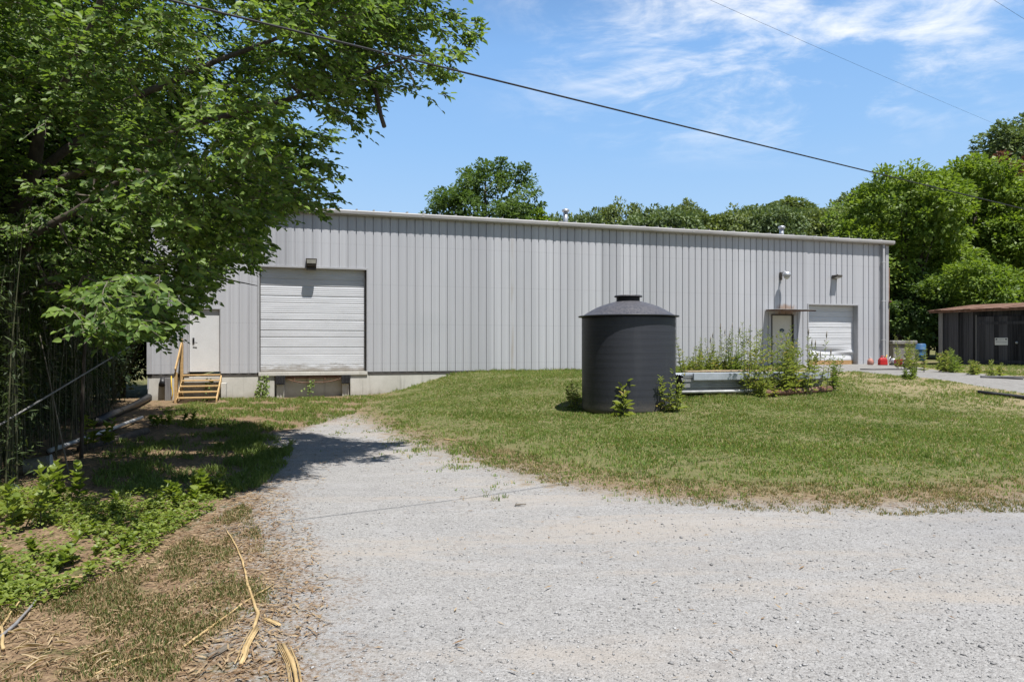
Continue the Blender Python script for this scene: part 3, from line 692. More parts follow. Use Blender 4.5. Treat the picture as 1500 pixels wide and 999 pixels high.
MB().lathe([(.265,hb+.31*TR),(.265,hb+.345*TR+.08)],40).build('neck',M_black,tk)
MB().lathe([(.30,hb+.345*TR+.082),(.325,hb+.345*TR+.085),(.325,hb+.345*TR+.11),(.31,hb+.345*TR+.122)],40).build('cap',M_tank,tk)

# ------------------------------------------------------------------ sheet stack, boards, rusty pipe
sa = hit(1000,584); sb_ = hit(1205,573)
d = sb_[:2]-sa[:2]; Ls = np.linalg.norm(d); ang = math.atan2(d[1],d[0])
zb0 = max(sa[2],gz(*sb_[:2]))
def corr_sheet(name, loc, L, wd_, mat, rz, tilt=0):
    n = 40; pts=[(wd_*i/n, .012*math.cos(i*math.pi/2)) for i in range(n+1)]
    V=[(0,y,z) for y,z in pts]+[(L,y,z) for y,z in pts]; V+=[(a,b,c-.004) for a,b,c in V]; m=n+1
    Fs=[(i,i+1,m+i+1,m+i) for i in range(n)]+[(2*m+i,3*m+i,3*m+i+1,2*m+i+1) for i in range(n)]+[(0,m,3*m,2*m),(n,2*m+n,3*m+n,m+n)]
    q=MB(); q.add(V,Fs); q.box(.0,L,-.014,-.002,-.020,.018); o=q.build(name,mat); o.location=loc; o.rotation_euler=(0,tilt,rz); return o
blkz = zb0+.04
for i in range(9):
    o = corr_sheet('roofing_sheet',(sa[0]+rng.uniform(-.04,.04),sa[1]+rng.uniform(-.03,.03),blkz+.03+i*.046),Ls+rng.uniform(-.08,.05),1.0,M_sheet if i==8 else M_sheet2,ang+rng.uniform(-.008,.008))
    if i<8: tag(o,'dull corrugated metal roofing sheet stacked in the pile right of the tank','roofing sheet','metal sheets stacked on the lawn')
    else: tag(o,'bright bluish flat metal sheet topping the pile right of the tank','roofing sheet','metal sheets stacked on the lawn')
top = blkz+.03+9*.046
o=MB().box(0,Ls*.97,-.03,.05,-.16,0).build('metal_fascia',M_sheet); o.location=(sa[0]+.25,sa[1]-.05,top-.005); o.rotation_euler=(0,0,ang); tag(o,'long pale bluish metal strip along the front of the sheet pile','metal strip')
for i,(off,l,lab) in enumerate(((.35,.62,'long tan wooden board lying along the top of the metal sheet pile'),(.62,.5,'shorter tan wooden board at the back of the metal sheet pile'))):
    o=MB().box(0,Ls*l,-.07,.07,0,.035).build('wooden_board',M_board,None,.004); o.location=(sa[0]+.2+.6*i+off*-math.sin(ang),sa[1]+off*math.cos(ang),top+.012); o.rotation_euler=(0,0,ang+.02-.03*i); tag(o,lab,'board')
o=MB().tube([(0,0,0),(Ls*.5,0,.01),(Ls*.62,0,0)],.035,8).build('pale_pipe',M_pvc); o.location=(sa[0]-.1,sa[1]-.25,zb0+.04); o.rotation_euler=(0,0,ang-.02); tag(o,'thin pale pipe lying in the grass in front of the sheet pile','pipe')
pa=hit(1120,581); pb=hit(1216,574)
pa[2]+=.07; pb[2]+=.07
o=MB().tube([pa,(pa+pb)/2,pb],[.085,.082,.085],16).build('rusty_pipe',M_rust); tag(o,'rusty brown pipe lying on the lawn below the weeds','pipe')

# ------------------------------------------------------------------ shed
A=np.array([18.8,30.0]); B=np.array([22.6,24.65]); dl=B-A; LS=np.linalg.norm(dl); sang=math.atan2(dl[1],dl[0]); zsA=.55
sh=thing('wooden_shed',(A[0],A[1],zsA),'dark weathered plank shed with a rusty roof edge by the concrete drive','shed',None,sang)
HS=2.72
q=MB(); x=.0
while x<LS:
    w=rng.uniform(.14,.24); 
    q.box(x+.004,min(x+w,LS)-.004,rng.uniform(-.012,.012),.03,.0+rng.uniform(0,.08),HS); x+=w
q.build('plank_wall',M_shedwood,sh)
q=MB(); q.box(.03,LS,.035,.06,0,HS); q.box(0,.05,.06,4.,0,HS); q.box(LS-.05,LS,.06,4.,0,HS); q.box(0,LS,4.,4.05,0,HS+.3); q.build('side_walls',M_shedwood,sh)
q=MB(); q.box(-.03,.13,-.05,-.016,0,HS); q.build('corner_board',M_greywood,sh)
q=MB(); x=LS*.22
while x<LS*.60:
    q.box(x+.003,x+.157,-.062,-.028,.12,HS-.28); x+=.16
dr=q.build('shed_door',M_shedwood,sh); MB().box(LS*.225,LS*.595,-.075,-.063,HS-.62,HS-.50).build('ledge_board',M_shedwood,dr); MB().box(LS*.225,LS*.595,-.075,-.063,.5,.62).build('ledge_board',M_shedwood,dr)
q=MB(); q.box(LS*.22-.03,LS*.22+.0,-.07,-.02,.1,HS-.2); q.build('door_jamb',M_greywood,sh)
MB().lathe([(.05,0),(.045,.02),(.01,.03)],14,(0,0,0)).build('door_knob',M_grey,dr).matrix_local.translation  # knob below
kn=[c for c in dr.children if c.name.startswith('door_knob')][0]; kn.location=(LS*.44,-.09,1.35); kn.rotation_euler=(R(90),0,0)
q=MB(); nn=26
for i in range(nn):
    x0=-.35+i*(LS+.7)/nn; w=(LS+.7)/nn; j=.012*math.sin(i*1.7)
    q.hexa([(x0,-.38,HS+.02+j),(x0+w-.004,-.38,HS+.02+j),(x0+w-.004,4.3,HS+.42),(x0,4.3,HS+.42),(x0,-.38,HS+.04+j+.012*(i%2)),(x0+w-.004,-.38,HS+.04+j+.012*(i%2)),(x0+w-.004,4.3,HS+.47),(x0,4.3,HS+.47)])
q.build('roof',M_rust,sh)
q=MB(); q.box(-.3,LS+.3,-.33,-.29,HS-.07,HS+.02); q.build('fascia',M_rust,sh)
# sign on the shed door
sp=2.35; sg=thing('notice_sign',(*(A+dl/LS*sp),zsA+1.38),'small white notice nailed to the dark shed door','sign',None,sang)
MB().box(-.23,.23,-.085,-.077,-.13,.17).build('board',M_white,sg,.004)
MB().box(-.20,-.14,-.089,-.0853,.08,.13).build('mark',M_black,sg); MB().box(.14,.20,-.089,-.0853,.08,.13).build('mark',M_black,sg)
q=MB(); q.box(-.19,.19,-.088,-.0853,-.01,.01); q.box(-.10,.10,-.088,-.0853,.09,.105); q.build('lettering',M_grey,sg)

# ------------------------------------------------------------------ small things by the right corner
def spot(px,py): p=hit(px,py); return p
p=spot(1293,535); g=thing('gas_can',p,'bright red plastic fuel can at the foot of the warehouse corner','fuel can')
q=MB(); q.hexa([(-.17,-.12,0),(.17,-.12,0),(.17,.12,0),(-.17,.12,0),(-.165,-.11,.26),(.165,-.11,.26),(.165,.11,.26),(-.165,.11,.26)]); q.hexa([(-.165,-.11,.26),(.165,-.11,.26),(.165,.11,.26),(-.165,.11,.26),(-.09,-.06,.33),(.12,-.06,.33),(.12,.06,.33),(-.09,.06,.33)]); q.build('body',M_red,g,.03)
MB().tube([(-.08,0,.33),(-.06,0,.39),(.06,0,.39),(.09,0,.33)],.018,8).build('handle',M_red,g)
MB().tube([(.12,0,.31),(.16,0,.36),(.19,0,.46)],[.03,.022,.015],8).build('spout',M_yellow,g)
p=spot(1275,534.5); g=thing('plastic_jug',p,'faded pink jug standing left of the red fuel can','jug')
MB().lathe([(.10,0),(.13,.03),(.13,.18),(.08,.26),(.04,.29)],20).build('body',M_pink,g); MB().lathe([(.045,.29),(.045,.33)],14).build('cap',M_white,g)
p=spot(1308.5,535); g=thing('small_motor',p,'small silver and black machine between the red can and red bucket','machine')
MB().box(-.13,.13,-.1,.1,.0,.08).build('base',M_black,g,.01); MB().lathe([(.11,.0),(.12,.1),(.09,.2),(.05,.22)],16,(0,0,.085)).build('housing',M_alu,g)
MB().tube([(.05,0,.25),(.14,0,.33),(.22,0,.30)],.022,8).build('hose',M_grey,g); MB().tube([(-.1,0,.1),(-.2,.0,.25),(-.12,0,.38)],.02,8).build('handle',M_white,g)
p=spot(1316,536.5); g=thing('red_bucket',p,'dull red plastic bucket right of the small silver machine','bucket')
MB().lathe([(.14,0),(.17,.26),(.18,.26),(.18,.28),(.165,.28),(.13,.03)],24).build('body',M_red,g); MB().tube([(-.17,0,.26),(-.14,-.1,.12),(.14,-.1,.12),(.17,0,.26)],.008,6).build('bail',M_alu,g)
p=spot(1327,536.5); g=thing('grey_jug',p,'grey plastic jug at the right end of the clutter row','jug')
MB().lathe([(.10,0),(.15,.04),(.16,.2),(.09,.32),(.05,.35)],20).build('body',M_grey,g); MB().lathe([(.055,.35),(.055,.39)],14).build('cap',M_black,g)
p=spot(1297,542); q=MB(); q.tube([np.array(p)+[dx,dy,.025] for dx,dy in ((-.9,.1),(-.4,-.05),(.1,.1),(.6,-.1),(1.0,.05))],.02,8); tag(q.build('black_hose',M_pipe),'black hose lying on the concrete in front of the clutter','hose')
# concrete cabinet with pale lid, barrel
p=at(1318,530,34); z0=gz(p[0],p[1]); g=thing('utility_box',(p[0],p[1],z0),'weathered grey utility box behind the weeds at the warehouse corner','box')
MB().box(-.55,.55,-.4,.4,0,.85).build('body',M_stone,g,.03); MB().box(-.62,.62,-.47,.47,.853,1.05).build('lid',M_stone,g,.04)
p=at(1347,530,35.5); z0=gz(p[0],p[1]); g=thing('blue_barrel',(p[0],p[1],z0),'dark blue barrel in the shade between weeds and shed','barrel')
MB().lathe([(.27,0),(.29,.05),(.29,.28),(.305,.30),(.29,.32),(.29,.56),(.305,.58),(.29,.60),(.29,.84),(.26,.88)],24).build('body',M_blue,g); MB().lathe([(.25,.88),(.25,.90)],20).build('lid',M_blue,g)
p=spot(1468,554); o=MB().box(-.5,.5,-.12,.12,0,.05).build('plank',M_greywood,None,.005); o.location=(p[0],p[1],p[2]+.01); o.rotation_euler=(0,0,-.5); tag(o,'short grey plank lying at the edge of the drive before the shed','plank')
pp=[hit(x,y)+np.array([0,0,.05]) for x,y in ((1432,577),(1455,580),(1478,583),(1510,587),(1560,594))]
tag(MB().tube(pp,.045,10).build('drain_pipe',M_pipe),'black pipe lying beside the concrete drive near the right edge','pipe')

# ------------------------------------------------------------------ left-hand pipes and post
fp=W(wt(240),.06); pts=[(fp[0],fp[1],.66),(fp[0]+.02,fp[1]-.12,.5)]+[(*hit(x,y)[:2],hit(x,y)[2]+dz) for x,y,dz in ((229,580,.18),(214,590,.12),(195,600,.11),(170,612,.11),(140,626,.11))]
tag(MB().tube(pts,.10,14).build('corrugated_pipe',M_pipe),'thick black drainage pipe curving down from the warehouse foundation','pipe')
a=hit(208,617);b=hit(72,667)
tag(MB().tube([a+[0,0,.08],(a+b)/2+[0,0,.06],b+[0,0,.06]],.038,12).build('pvc_pipe',M_pvc),'long dirty white pipe lying along the bamboo edge','pipe')
a=hit(215,636);b=hit(118,662); tag(MB().tube([a+[0,0,.06],(a+b)/2+[.0,.06,.05],b+[0,0,.04]],.065,12).build('fallen_log',M_bark),'dark fallen log lying in front of the white pipe','log')
p=hit(57,694); g=thing('white_bucket',p+[0,0,.11],'dirty white plastic bucket lying on its side in the bamboo shade','bucket'); g.rotation_euler=(R(86),0,R(118))
MB().lathe([(.10,-.17),(.115,.13),(.125,.13),(.125,.155),(.11,.155),(.095,-.15)],24).build('body',M_pvc,g); MB().tube([(-.115,0,.13),(-.08,.1,.1),(.08,.1,.1),(.115,0,.13)],.005,6).build('bail',M_alu,g)
x=wt(247); o=MB().box(-.09,.09,-.16,-.02,-1.05,-.12).build('timber_post',M_greywood,None,.01); o.location=(*W(x),ZB); o.rotation_euler=(0,0,TH); tag(o,'short grey timber stub against the foundation left of the steps','post')
a=W(wt(252),.12); tag(MB().tube([(a[0],a[1],.75),(a[0]+.03,a[1]-.06,.45),(a[0]+.1,a[1]-.1,.2),(a[0]+.08,a[1]-.15,-.02)],.018,8).build('yellow_cord',M_yellow),'yellow cord hanging by the foundation left of the steps','cord')

# ------------------------------------------------------------------ overhead wires
def wire(name,a,b,r,sag,label):
    a=np.array(a);b=np.array(b); pts=[a+(b-a)*s-np.array([0,0,sag*4*s*(1-s)]) for s in np.linspace(0,1,40)]
    tag(MB().tube(pts,r,6,False).build(name,M_wire),label,'wire','overhead wires')
ca_a=np.array([-.303,6.06,4.23]); ca_d=np.array([6.2,4.14,.09])
wire('overhead_cable',ca_a-2.2*ca_d,ca_a+5.5*ca_d,  .0085,.10,'thick black overhead cable crossing the sky from the leafy tree to the right trees')
wire('overhead_wire',at(900,-62,30),at(1470,187,70),.008,.1,'thin faint wire high in the sky at upper right')
wire('overhead_wire',at(1380,-48,30),at(1620,100,60),.008,.1,'thin wire cutting the top right corner of the sky')

# ------------------------------------------------------------------ the big tree on the left
CROWN=[(-300,-60),(712,-60),(700,-10),(690,12),(714,45),(690,78),(655,90),(662,150),(625,150),(600,135),(560,150),(548,185),(515,178),(535,208),(552,240),(522,262),(488,285),(495,305),(470,322),(440,304),(388,316),(390,362),(362,395),(335,372),(308,395),(306,418),(272,462),(262,505),(248,528),(235,505),(215,480),(180,492),(130,506),(90,478),(0,510),(-300,520)]
SHADE=[flat(*p) for p in ((600,648),(612,662),(575,690),(480,702),(370,722),(300,735),(200,728),(100,712),(0,700))]+[np.array([-9,7.6]),np.array([-25,8]),np.array([-25,30]),np.array([-10.5,24])]+[flat(*p) for p in ((240,597),(330,610),(400,628),(520,642),(560,634))]
TB=np.array([-8.6,11.4,gz(-8.6,11.4)])
bt=thing('overhanging_tree',TB,'big leafy tree on the left whose branches hang over the drive','tree')
limbs=[[(0,0,-.3),(.2,-.3,2.0),(.9,-.8,4.0),(1.5,-1.1,5.0),(1.9,-1.2,5.6)],
 [(.5,-.5,3.0),(2.2,-1.6,4.2),(4.2,-2.2,4.9),(6.0,-2.4,5.2),(7.3,-2.6,5.5)],
 [(.3,-.4,2.4),(2.0,-2.0,3.3),(3.6,-2.3,4.1),(5.2,-1.2,4.0),(6.0,-1.0,4.1)],
 [(.9,-.8,4.2),(2.5,-.6,5.6),(4.6,-.6,6.4),(6.6,-1.3,6.8)],
 [(.2,-.3,2.0),(1.6,-1.6,2.5),(2.5,-2.3,2.62),(3.0,-2.6,2.5)],
 [(1.5,-1.1,5.0),(3.4,-2.2,7.0),(5.0,-2.6,8.0)],
 [(.3,-.4,2.4),(1.4,-3.0,3.4),(2.2,-4.2,3.6)],
 [(.2,-.3,2.2),(2.2,.2,3.0),(3.4,.3,3.0),(4.2,.4,2.8)]]
q=MB(); radii=[[.22,.17,.13,.08,.03],[.085,.065,.045,.028,.01],[.07,.055,.04,.022,.008],[.075,.055,.035,.01],[.045,.03,.018,.006],[.06,.035,.01],[.06,.035,.01],[.05,.035,.02,.006]]
samp=[]
for lb,rd_ in zip(limbs,radii):
    P=np.array(lb,float); s=np.linspace(0,len(P)-1,8*(len(P)-1)+1); i=np.minimum(s.astype(int),len(P)-2); f_=(s-i)[:,None]
    c=P[i]*(1-f_)+P[i+1]*f_; c+=np.cumsum(rng.normal(0,.018,c.shape),0)*(1-np.abs(np.linspace(-1,1,len(c))))[:,None]
    rr=np.interp(s,range(len(P)),rd_); q.tube(c,list(rr),9); samp.append(c)
q.build('trunk',M_bark,bt)
samp=np.concatenate(samp)[6:]
def proj(P): return np.stack([CX+P[:,0]/P[:,1]*F, HZ-(P[:,2]-CH)/P[:,1]*F],1)
def landing(P): return P[:,:2]-SUN[:2]/SUN[2]*P[:,2:3]
def ok_pts(P,leak=.0):
    px=proj(P); vis=(px[:,0]>-300)&(px[:,1]>-60)&(px[:,1]<1000)
    okv=(~vis)|inside(px,CROWN); okl=inside(landing(P),SHADE)|(rng.uniform(size=len(P))<leak)
    return okv&okl
cand=np.stack([rng.uniform(-12,.5,200000),rng.uniform(5.6,14.5,200000),rng.uniform(1.7,9,200000)],1)
rr_=np.linalg.norm((cand-np.array([-5.6,9.6,4.9]))/np.array([6.4,4.8,3.9]),axis=1)
hid=HZ-(cand[:,2]-CH)/cand[:,1]*F<-70
cand=cand[(rr_<1)&ok_pts(cand,.015)&((~hid)|(rng.uniform(size=len(cand))<.22))]
# clumpiness: keep candidates near random clump centres
cc_=cand[rng.choice(len(cand),300,False)]
dm=np.min(np.linalg.norm(cand[:,None,:]-cc_[None],axis=2),1); cand=cand[dm<.40]
print('SPRAYS',len(cand))
LOWB=[(70,435),(150,405),(225,390),(272,385),(262,470),(240,500),(225,485),(150,498),(95,480)]
lo_=np.stack([rng.uniform(-6,-1.5,60000),rng.uniform(5.6,9,60000),rng.uniform(1.6,3.4,60000)],1)
lo_=lo_[inside(proj(lo_),LOWB)&(landing(lo_)[:,1]>6.6)]; lo_=lo_[:52]
cand=np.concatenate([lo_,cand[rng.choice(len(cand),min(5600,len(cand)),False)]])
PL=[];DL=[];NL=[];LL=[]; tw=MB(); tip_ok=0
for c in cand:
    out=unit(np.array([c[0]+8.2,(c[1]-10.6)*.9,(c[2]-4.2)*.35]))
    dr_=unit(out+rng.normal(0,.38,3)+np.array([0,0,-.10])); L=rng.uniform(.35,.8)
    e=c+dr_*L
    if not ok_pts((e)[None],.03)[0] and not inside(proj(e[None]),LOWB)[0]:
        L*=.4; e=c+dr_*L
    side=unit(np.cross(dr_,[0,0,1.])); k=0
    axes=[(c,dr_,L)]
    for _ in range(rng.integers(1,4)):
        f_=rng.uniform(.1,.6); sgn=rng.choice([-1,1]); d2=unit(dr_*.75+side*sgn*rng.uniform(.4,.9)+np.array([0,0,rng.uniform(-.3,.15)])); axes.append((c+dr_*L*f_,d2,L*rng.uniform(.4,.7)))
    for b,d_,l in axes:
        n=max(4,int(l/.055)); s=np.linspace(.08,1,n); sag=-.12*l*s*s
        pts=b+d_*(l*s)[:,None]; pts[:,2]+=sag
        tw.tube([b,b+d_*l*.5+[0,0,-.03*l],b+d_*l+[0,0,-.12*l]],[.005,.0035,.0015],3,False)
        sd=unit(np.cross(d_,[0,0,1.])); sg_=np.where(np.arange(n)%2==0,1,-1)[:,None]
        D=unit(d_*.55+sd*sg_*.85+rng.normal(0,.2,(n,3))+np.array([0,0,-.28])); D[-1]=d_
        PL.append(pts);DL.append(D);NL.append(unit(np.array([.15,-.35,.85])+rng.normal(0,.42,(n,3)))); LL.append(rng.uniform(.085,.145,n)*(1-.25*s))
    if rng.uniform()<.5:
        j=np.argmin(np.linalg.norm(samp+TB-c,axis=1)); a=samp[j]+TB
        if np.linalg.norm(a-c)<.5:
            m_=(a+c)/2+rng.normal(0,.08,3)+[0,0,.08]; tw.tube([a,m_,c],[.016,.011,.005],4,False)
P=np.concatenate(PL)-TB;D=np.concatenate(DL);Nn=np.concatenate(NL);L=np.concatenate(LL)
print('LEAVES',len(P))
V,Fa=leaves6(P,D,Nn,L,L*rng.uniform(.48,.62,len(L)),.10,.14); mesh_np('crown',V,Fa,L_near,bt)
tw.V=[tuple(np.array(v)-TB) for v in tw.V]; tw.build('twigs',M_twig,bt)
a=at(552,140,9.2)-TB;b=at(558,170,9.2)-TB;c=at(563,186,9.15)-TB
MB().tube([at(535,95,9.4)-TB,a,b,c],[.03,.032,.028,.03],8).build('broken_branch',M_bark,bt)

# trees filling the wood behind the bamboo, left of the warehouse
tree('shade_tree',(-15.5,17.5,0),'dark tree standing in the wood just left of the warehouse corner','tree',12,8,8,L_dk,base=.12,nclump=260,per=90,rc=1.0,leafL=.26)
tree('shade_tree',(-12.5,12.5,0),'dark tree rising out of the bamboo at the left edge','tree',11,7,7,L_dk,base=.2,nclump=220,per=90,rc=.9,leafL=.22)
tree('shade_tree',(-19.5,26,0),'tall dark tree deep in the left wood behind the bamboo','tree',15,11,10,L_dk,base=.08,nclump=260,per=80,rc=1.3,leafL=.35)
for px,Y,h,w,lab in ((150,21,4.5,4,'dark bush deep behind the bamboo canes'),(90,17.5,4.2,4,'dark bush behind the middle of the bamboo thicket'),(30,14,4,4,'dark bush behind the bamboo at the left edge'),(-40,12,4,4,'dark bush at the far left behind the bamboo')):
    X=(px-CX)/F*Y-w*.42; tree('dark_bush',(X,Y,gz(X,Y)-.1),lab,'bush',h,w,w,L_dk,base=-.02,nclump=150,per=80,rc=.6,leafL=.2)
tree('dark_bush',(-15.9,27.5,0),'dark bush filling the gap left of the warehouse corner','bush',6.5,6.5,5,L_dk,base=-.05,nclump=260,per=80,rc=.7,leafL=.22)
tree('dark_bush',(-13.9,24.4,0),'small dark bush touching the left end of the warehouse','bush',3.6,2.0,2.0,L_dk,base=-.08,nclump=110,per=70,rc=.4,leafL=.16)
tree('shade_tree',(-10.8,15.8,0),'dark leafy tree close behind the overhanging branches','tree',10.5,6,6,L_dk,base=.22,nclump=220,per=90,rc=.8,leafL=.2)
# bamboo
EDGE=[np.array(p) for p in ((-5.9,7.4),(-6.6,9.0),(-7.8,11.6),(-9.6,15.5),(-11.0,18.5),(-13.0,22.6))]
def bamboo():
    q=MB(); LP=[];LD=[];LLn=[]
    for i in range(1500):
        s=rng.uniform(0,1); k=min(int(s*5),4); f_=s*5-k; e=EDGE[k]*(1-f_)+EDGE[k+1]*f_; off=rng.uniform(0,1)**1.3*6.5; p=e+np.array([-.92,-.38])*off+rng.normal(0,.15,2)
        if p[1]<6.2 or (p[0]/p[1]>-.36): continue
        h=rng.uniform(3.2,6.4) if off>1.2 else rng.uniform(2.0,3.8); r=rng.uniform(.005,.014); ln=rng.normal(0,.08,2)*h*.5; z=gz(*p)
        b=np.array([*p,z]); m1=b+[ln[0]*.3,ln[1]*.3,h*.5]; tp_=b+[ln[0],ln[1],h]; q.tube([b-[0,0,.05],m1,tp_],[r,r*.9,r*.3],5,False)
        for j in range(int(h*5)):
            s2=rng.uniform(.30,1) if rng.uniform()<.70 else rng.uniform(.05,.4); c=b+(tp_-b)*s2+rng.normal(0,.18,3); n=rng.integers(4,9)
            LP.append(np.tile(c,(n,1))+rng.normal(0,.05,(n,3))); d_=rdir(n)*[1,1,.5]+[0,0,-.35]; LD.append(unit(d_)); LLn.append(rng.uniform(.09,.17,n))
    P=np.concatenate(LP);D=np.concatenate(LD);L=np.concatenate(LLn); V,Fa=leaves4(P,D,np.tile([0,0,1.],(len(P),1))+rdir(len(P))*.5,L,L*.17)
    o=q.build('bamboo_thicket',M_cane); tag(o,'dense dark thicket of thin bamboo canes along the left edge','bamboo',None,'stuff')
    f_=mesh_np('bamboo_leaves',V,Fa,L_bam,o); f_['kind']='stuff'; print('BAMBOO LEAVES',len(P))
bamboo()
a=at(0,622,8.2);b=at(128,545,9.4); tag(MB().tube([a-(b-a)*.4,a,b,b+(b-a)*.6],[.014,.013,.011,.008],8).build('leaning_cane',M_greywood),'pale bare cane leaning diagonally in front of the dark bamboo','cane')
a=at(72,555,9.6);b=at(102,700,9.2); tag(MB().tube([a-(b-a)*.5,a,b],[.006,.009,.011],6).build('thin_stem',M_twig),'thin bare stem slanting across the dark bamboo','stem')
a=np.array([*hit(119,672)]); tag(MB().tube([a-[0,0,.1],a+[0.02,0,1.0],a+[.05,.05,2.4],a+[.15,.1,4.5]],[.03,.026,.022,.012],8).build('bare_sapling',M_bark),'dark straight sapling trunk at the edge of the bamboo','sapling')
# feathery bamboo spray in front of the wall
sp_=thing('bamboo_stalk',(*EDGE[4],gz(*EDGE[4])),'arching bamboo stalk with feathery pale leaves before the warehouse wall','bamboo')
q=MB(); P=[];D=[]; tips=[at(x,y,Y)-np.array(sp_.location) for x,y,Y in ((322,372,17),(300,395,17.5),(285,440,18),(310,410,16.5),(270,400,18),(255,450,18.5),(330,362,16.5),(300,350,17.5))]
for tpv in tips:
    m_=tpv*.5+[.0,0,.9]; q.tube([(0,0,-.1),m_,tpv],[.006,.005,.002],5,False)
    for s in np.linspace(.55,1,26):
        c=(1-s)**2*0+2*s*(1-s)*m_+s*s*tpv; n=6; P.append(np.tile(c,(n,1))+rng.normal(0,.13,(n,3))); D.append(unit(rng.normal(0,.5,(n,3))+[.5,-.1,-.6]))
q.build('stem',M_cane,sp_); P=np.concatenate(P);D=np.concatenate(D);L=rng.uniform(.10,.18,len(P)); V,Fa=leaves4(P,D,np.tile([0,0,1.],(len(P),1))+rdir(len(P))*.5,L,L*.16); mesh_np('foliage',V,Fa,L_weed,sp_)

# ------------------------------------------------------------------ trees behind and right
def ptree(name,px,top,Y,wpx,label,mat,**kw):
    X=(px-CX)/F*Y; z0=gz(X,Y); h=CH-(top-HZ)/F*Y-z0; w=wpx/F*Y
    return tree(name,(X,Y,z0-.1),label,'tree',h,w,kw.pop('wy',w),mat,**kw)
ptree('maple_tree',712,213,58,165,'rounded full green tree rising behind the middle of the warehouse roof',L_mid,base=.2,nclump=520,per=80,rc=.62,leafL=.27,nblob=16)
ptree('young_tree',797,292,56,52,'small yellow green tree just right of the rounded tree behind the roof',L_bright,nclump=120,per=60,rc=.5,leafL=.3)
ptree('bright_tree',1318,240,42,205,'bright green leafy tree nearest the warehouse right end',L_bright,base=.1,nclump=520,per=75,rc=.62,leafL=.24,nblob=14)
ptree('bright_tree',1425,216,45,190,'tallest bright green tree behind the shed',L_bright,base=.12,nclump=520,per=75,rc=.66,leafL=.25,nblob=14)
ptree('bright_tree',1530,222,43,190,'bright green tree cut by the right edge above the shed',L_bright,base=.12,nclump=420,per=75,rc=.66,leafL=.25,nblob=14)
ptree('bright_tree',1378,238,52,190,'bright tree filling the bank between the two nearest bright trees',L_bright,base=.1,nclump=420,per=70,rc=.7,leafL=.28,nblob=12)
ptree('low_tree',1448,378,36.5,150,'low bright bushy tree overhanging the shed roof',L_bright,base=.15,nclump=220,per=75,rc=.5,leafL=.2)
ptree('low_tree',1355,395,39,120,'dark bushy understory tree in the gap between warehouse and shed',L_mid,base=.05,nclump=240,per=80,rc=.5,leafL=.2)
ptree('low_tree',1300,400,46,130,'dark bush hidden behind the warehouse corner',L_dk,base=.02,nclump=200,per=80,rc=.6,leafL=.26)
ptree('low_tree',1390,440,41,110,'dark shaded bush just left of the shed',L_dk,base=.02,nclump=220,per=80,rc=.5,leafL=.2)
ptree('tall_tree',1520,138,82,150,'tall dark tree on the hillside at the far upper right',L_far,nclump=420,per=70,rc=1.1,leafL=.5,nblob=14)
ptree('copper_tree',1478,196,70,76,'copper brown branch tips between the bright and tall right trees',L_red,nclump=70,per=40,rc=.55,leafL=.35)
# hillside wood: a few crowns, repeated
protos=[]
for i in range(7):
    m_=(L_far,L_far2,L_far)[i%3]
    protos.append(tree('woodland_tree',(0,0,0),'wooded hillside tree','tree',15,(10,8.5,12,9,11,7,10)[i],10,m_,'trees on the far hillside',.12,230,55,(1.1,.9,1.3,1.0,1.2,.8,1.1)[i],.55,12))
FAR=[(815,312,92,70),(838,305,120,60),(868,300,105,72),(885,312,90,60),(905,296,128,66),(925,303,100,74),(952,298,118,70),(980,302,96,80),(1008,283,130,56),(1020,302,100,88),(1050,300,122,70),(1075,305,98,84),(1092,292,132,60),(1112,298,110,76),(1135,296,92,72),(1160,280,128,84),(1178,296,100,84),(1205,294,120,70),(1222,300,96,76),(1245,284,118,70),(1268,268,125,74),(1288,262,104,80),(1310,254,132,70),(1345,245,112,80),(1400,235,125,80),(1455,215,110,80),(760,318,110,60),(785,316,98,56)]
used=set()
for j,(px,top,Y,w) in enumerate(FAR):
    top+=(-9,3,-2,6,-12,2,4)[j%7]; X=(px-CX)/F*Y; z0=gz(X,Y); h=CH-(top-HZ)/F*Y-z0; k=j%7
    if h<7: z0-=0; h=max(h,5)
    loc=(X,Y,z0-.3); sc=(w/F*Y*1.12/(10,8.5,12,9,11,7,10)[k], w/F*Y*1.12/10, h/15)
    if k in used: o=copy_tree(protos[k],loc,0,sc)
    else: o=protos[k]; o.location=loc; o.scale=sc; used.add(k)
    o['label']='distant green tree of the wooded hillside seen over the warehouse roof'
for k in range(7):
    if k not in used: print('unused proto')

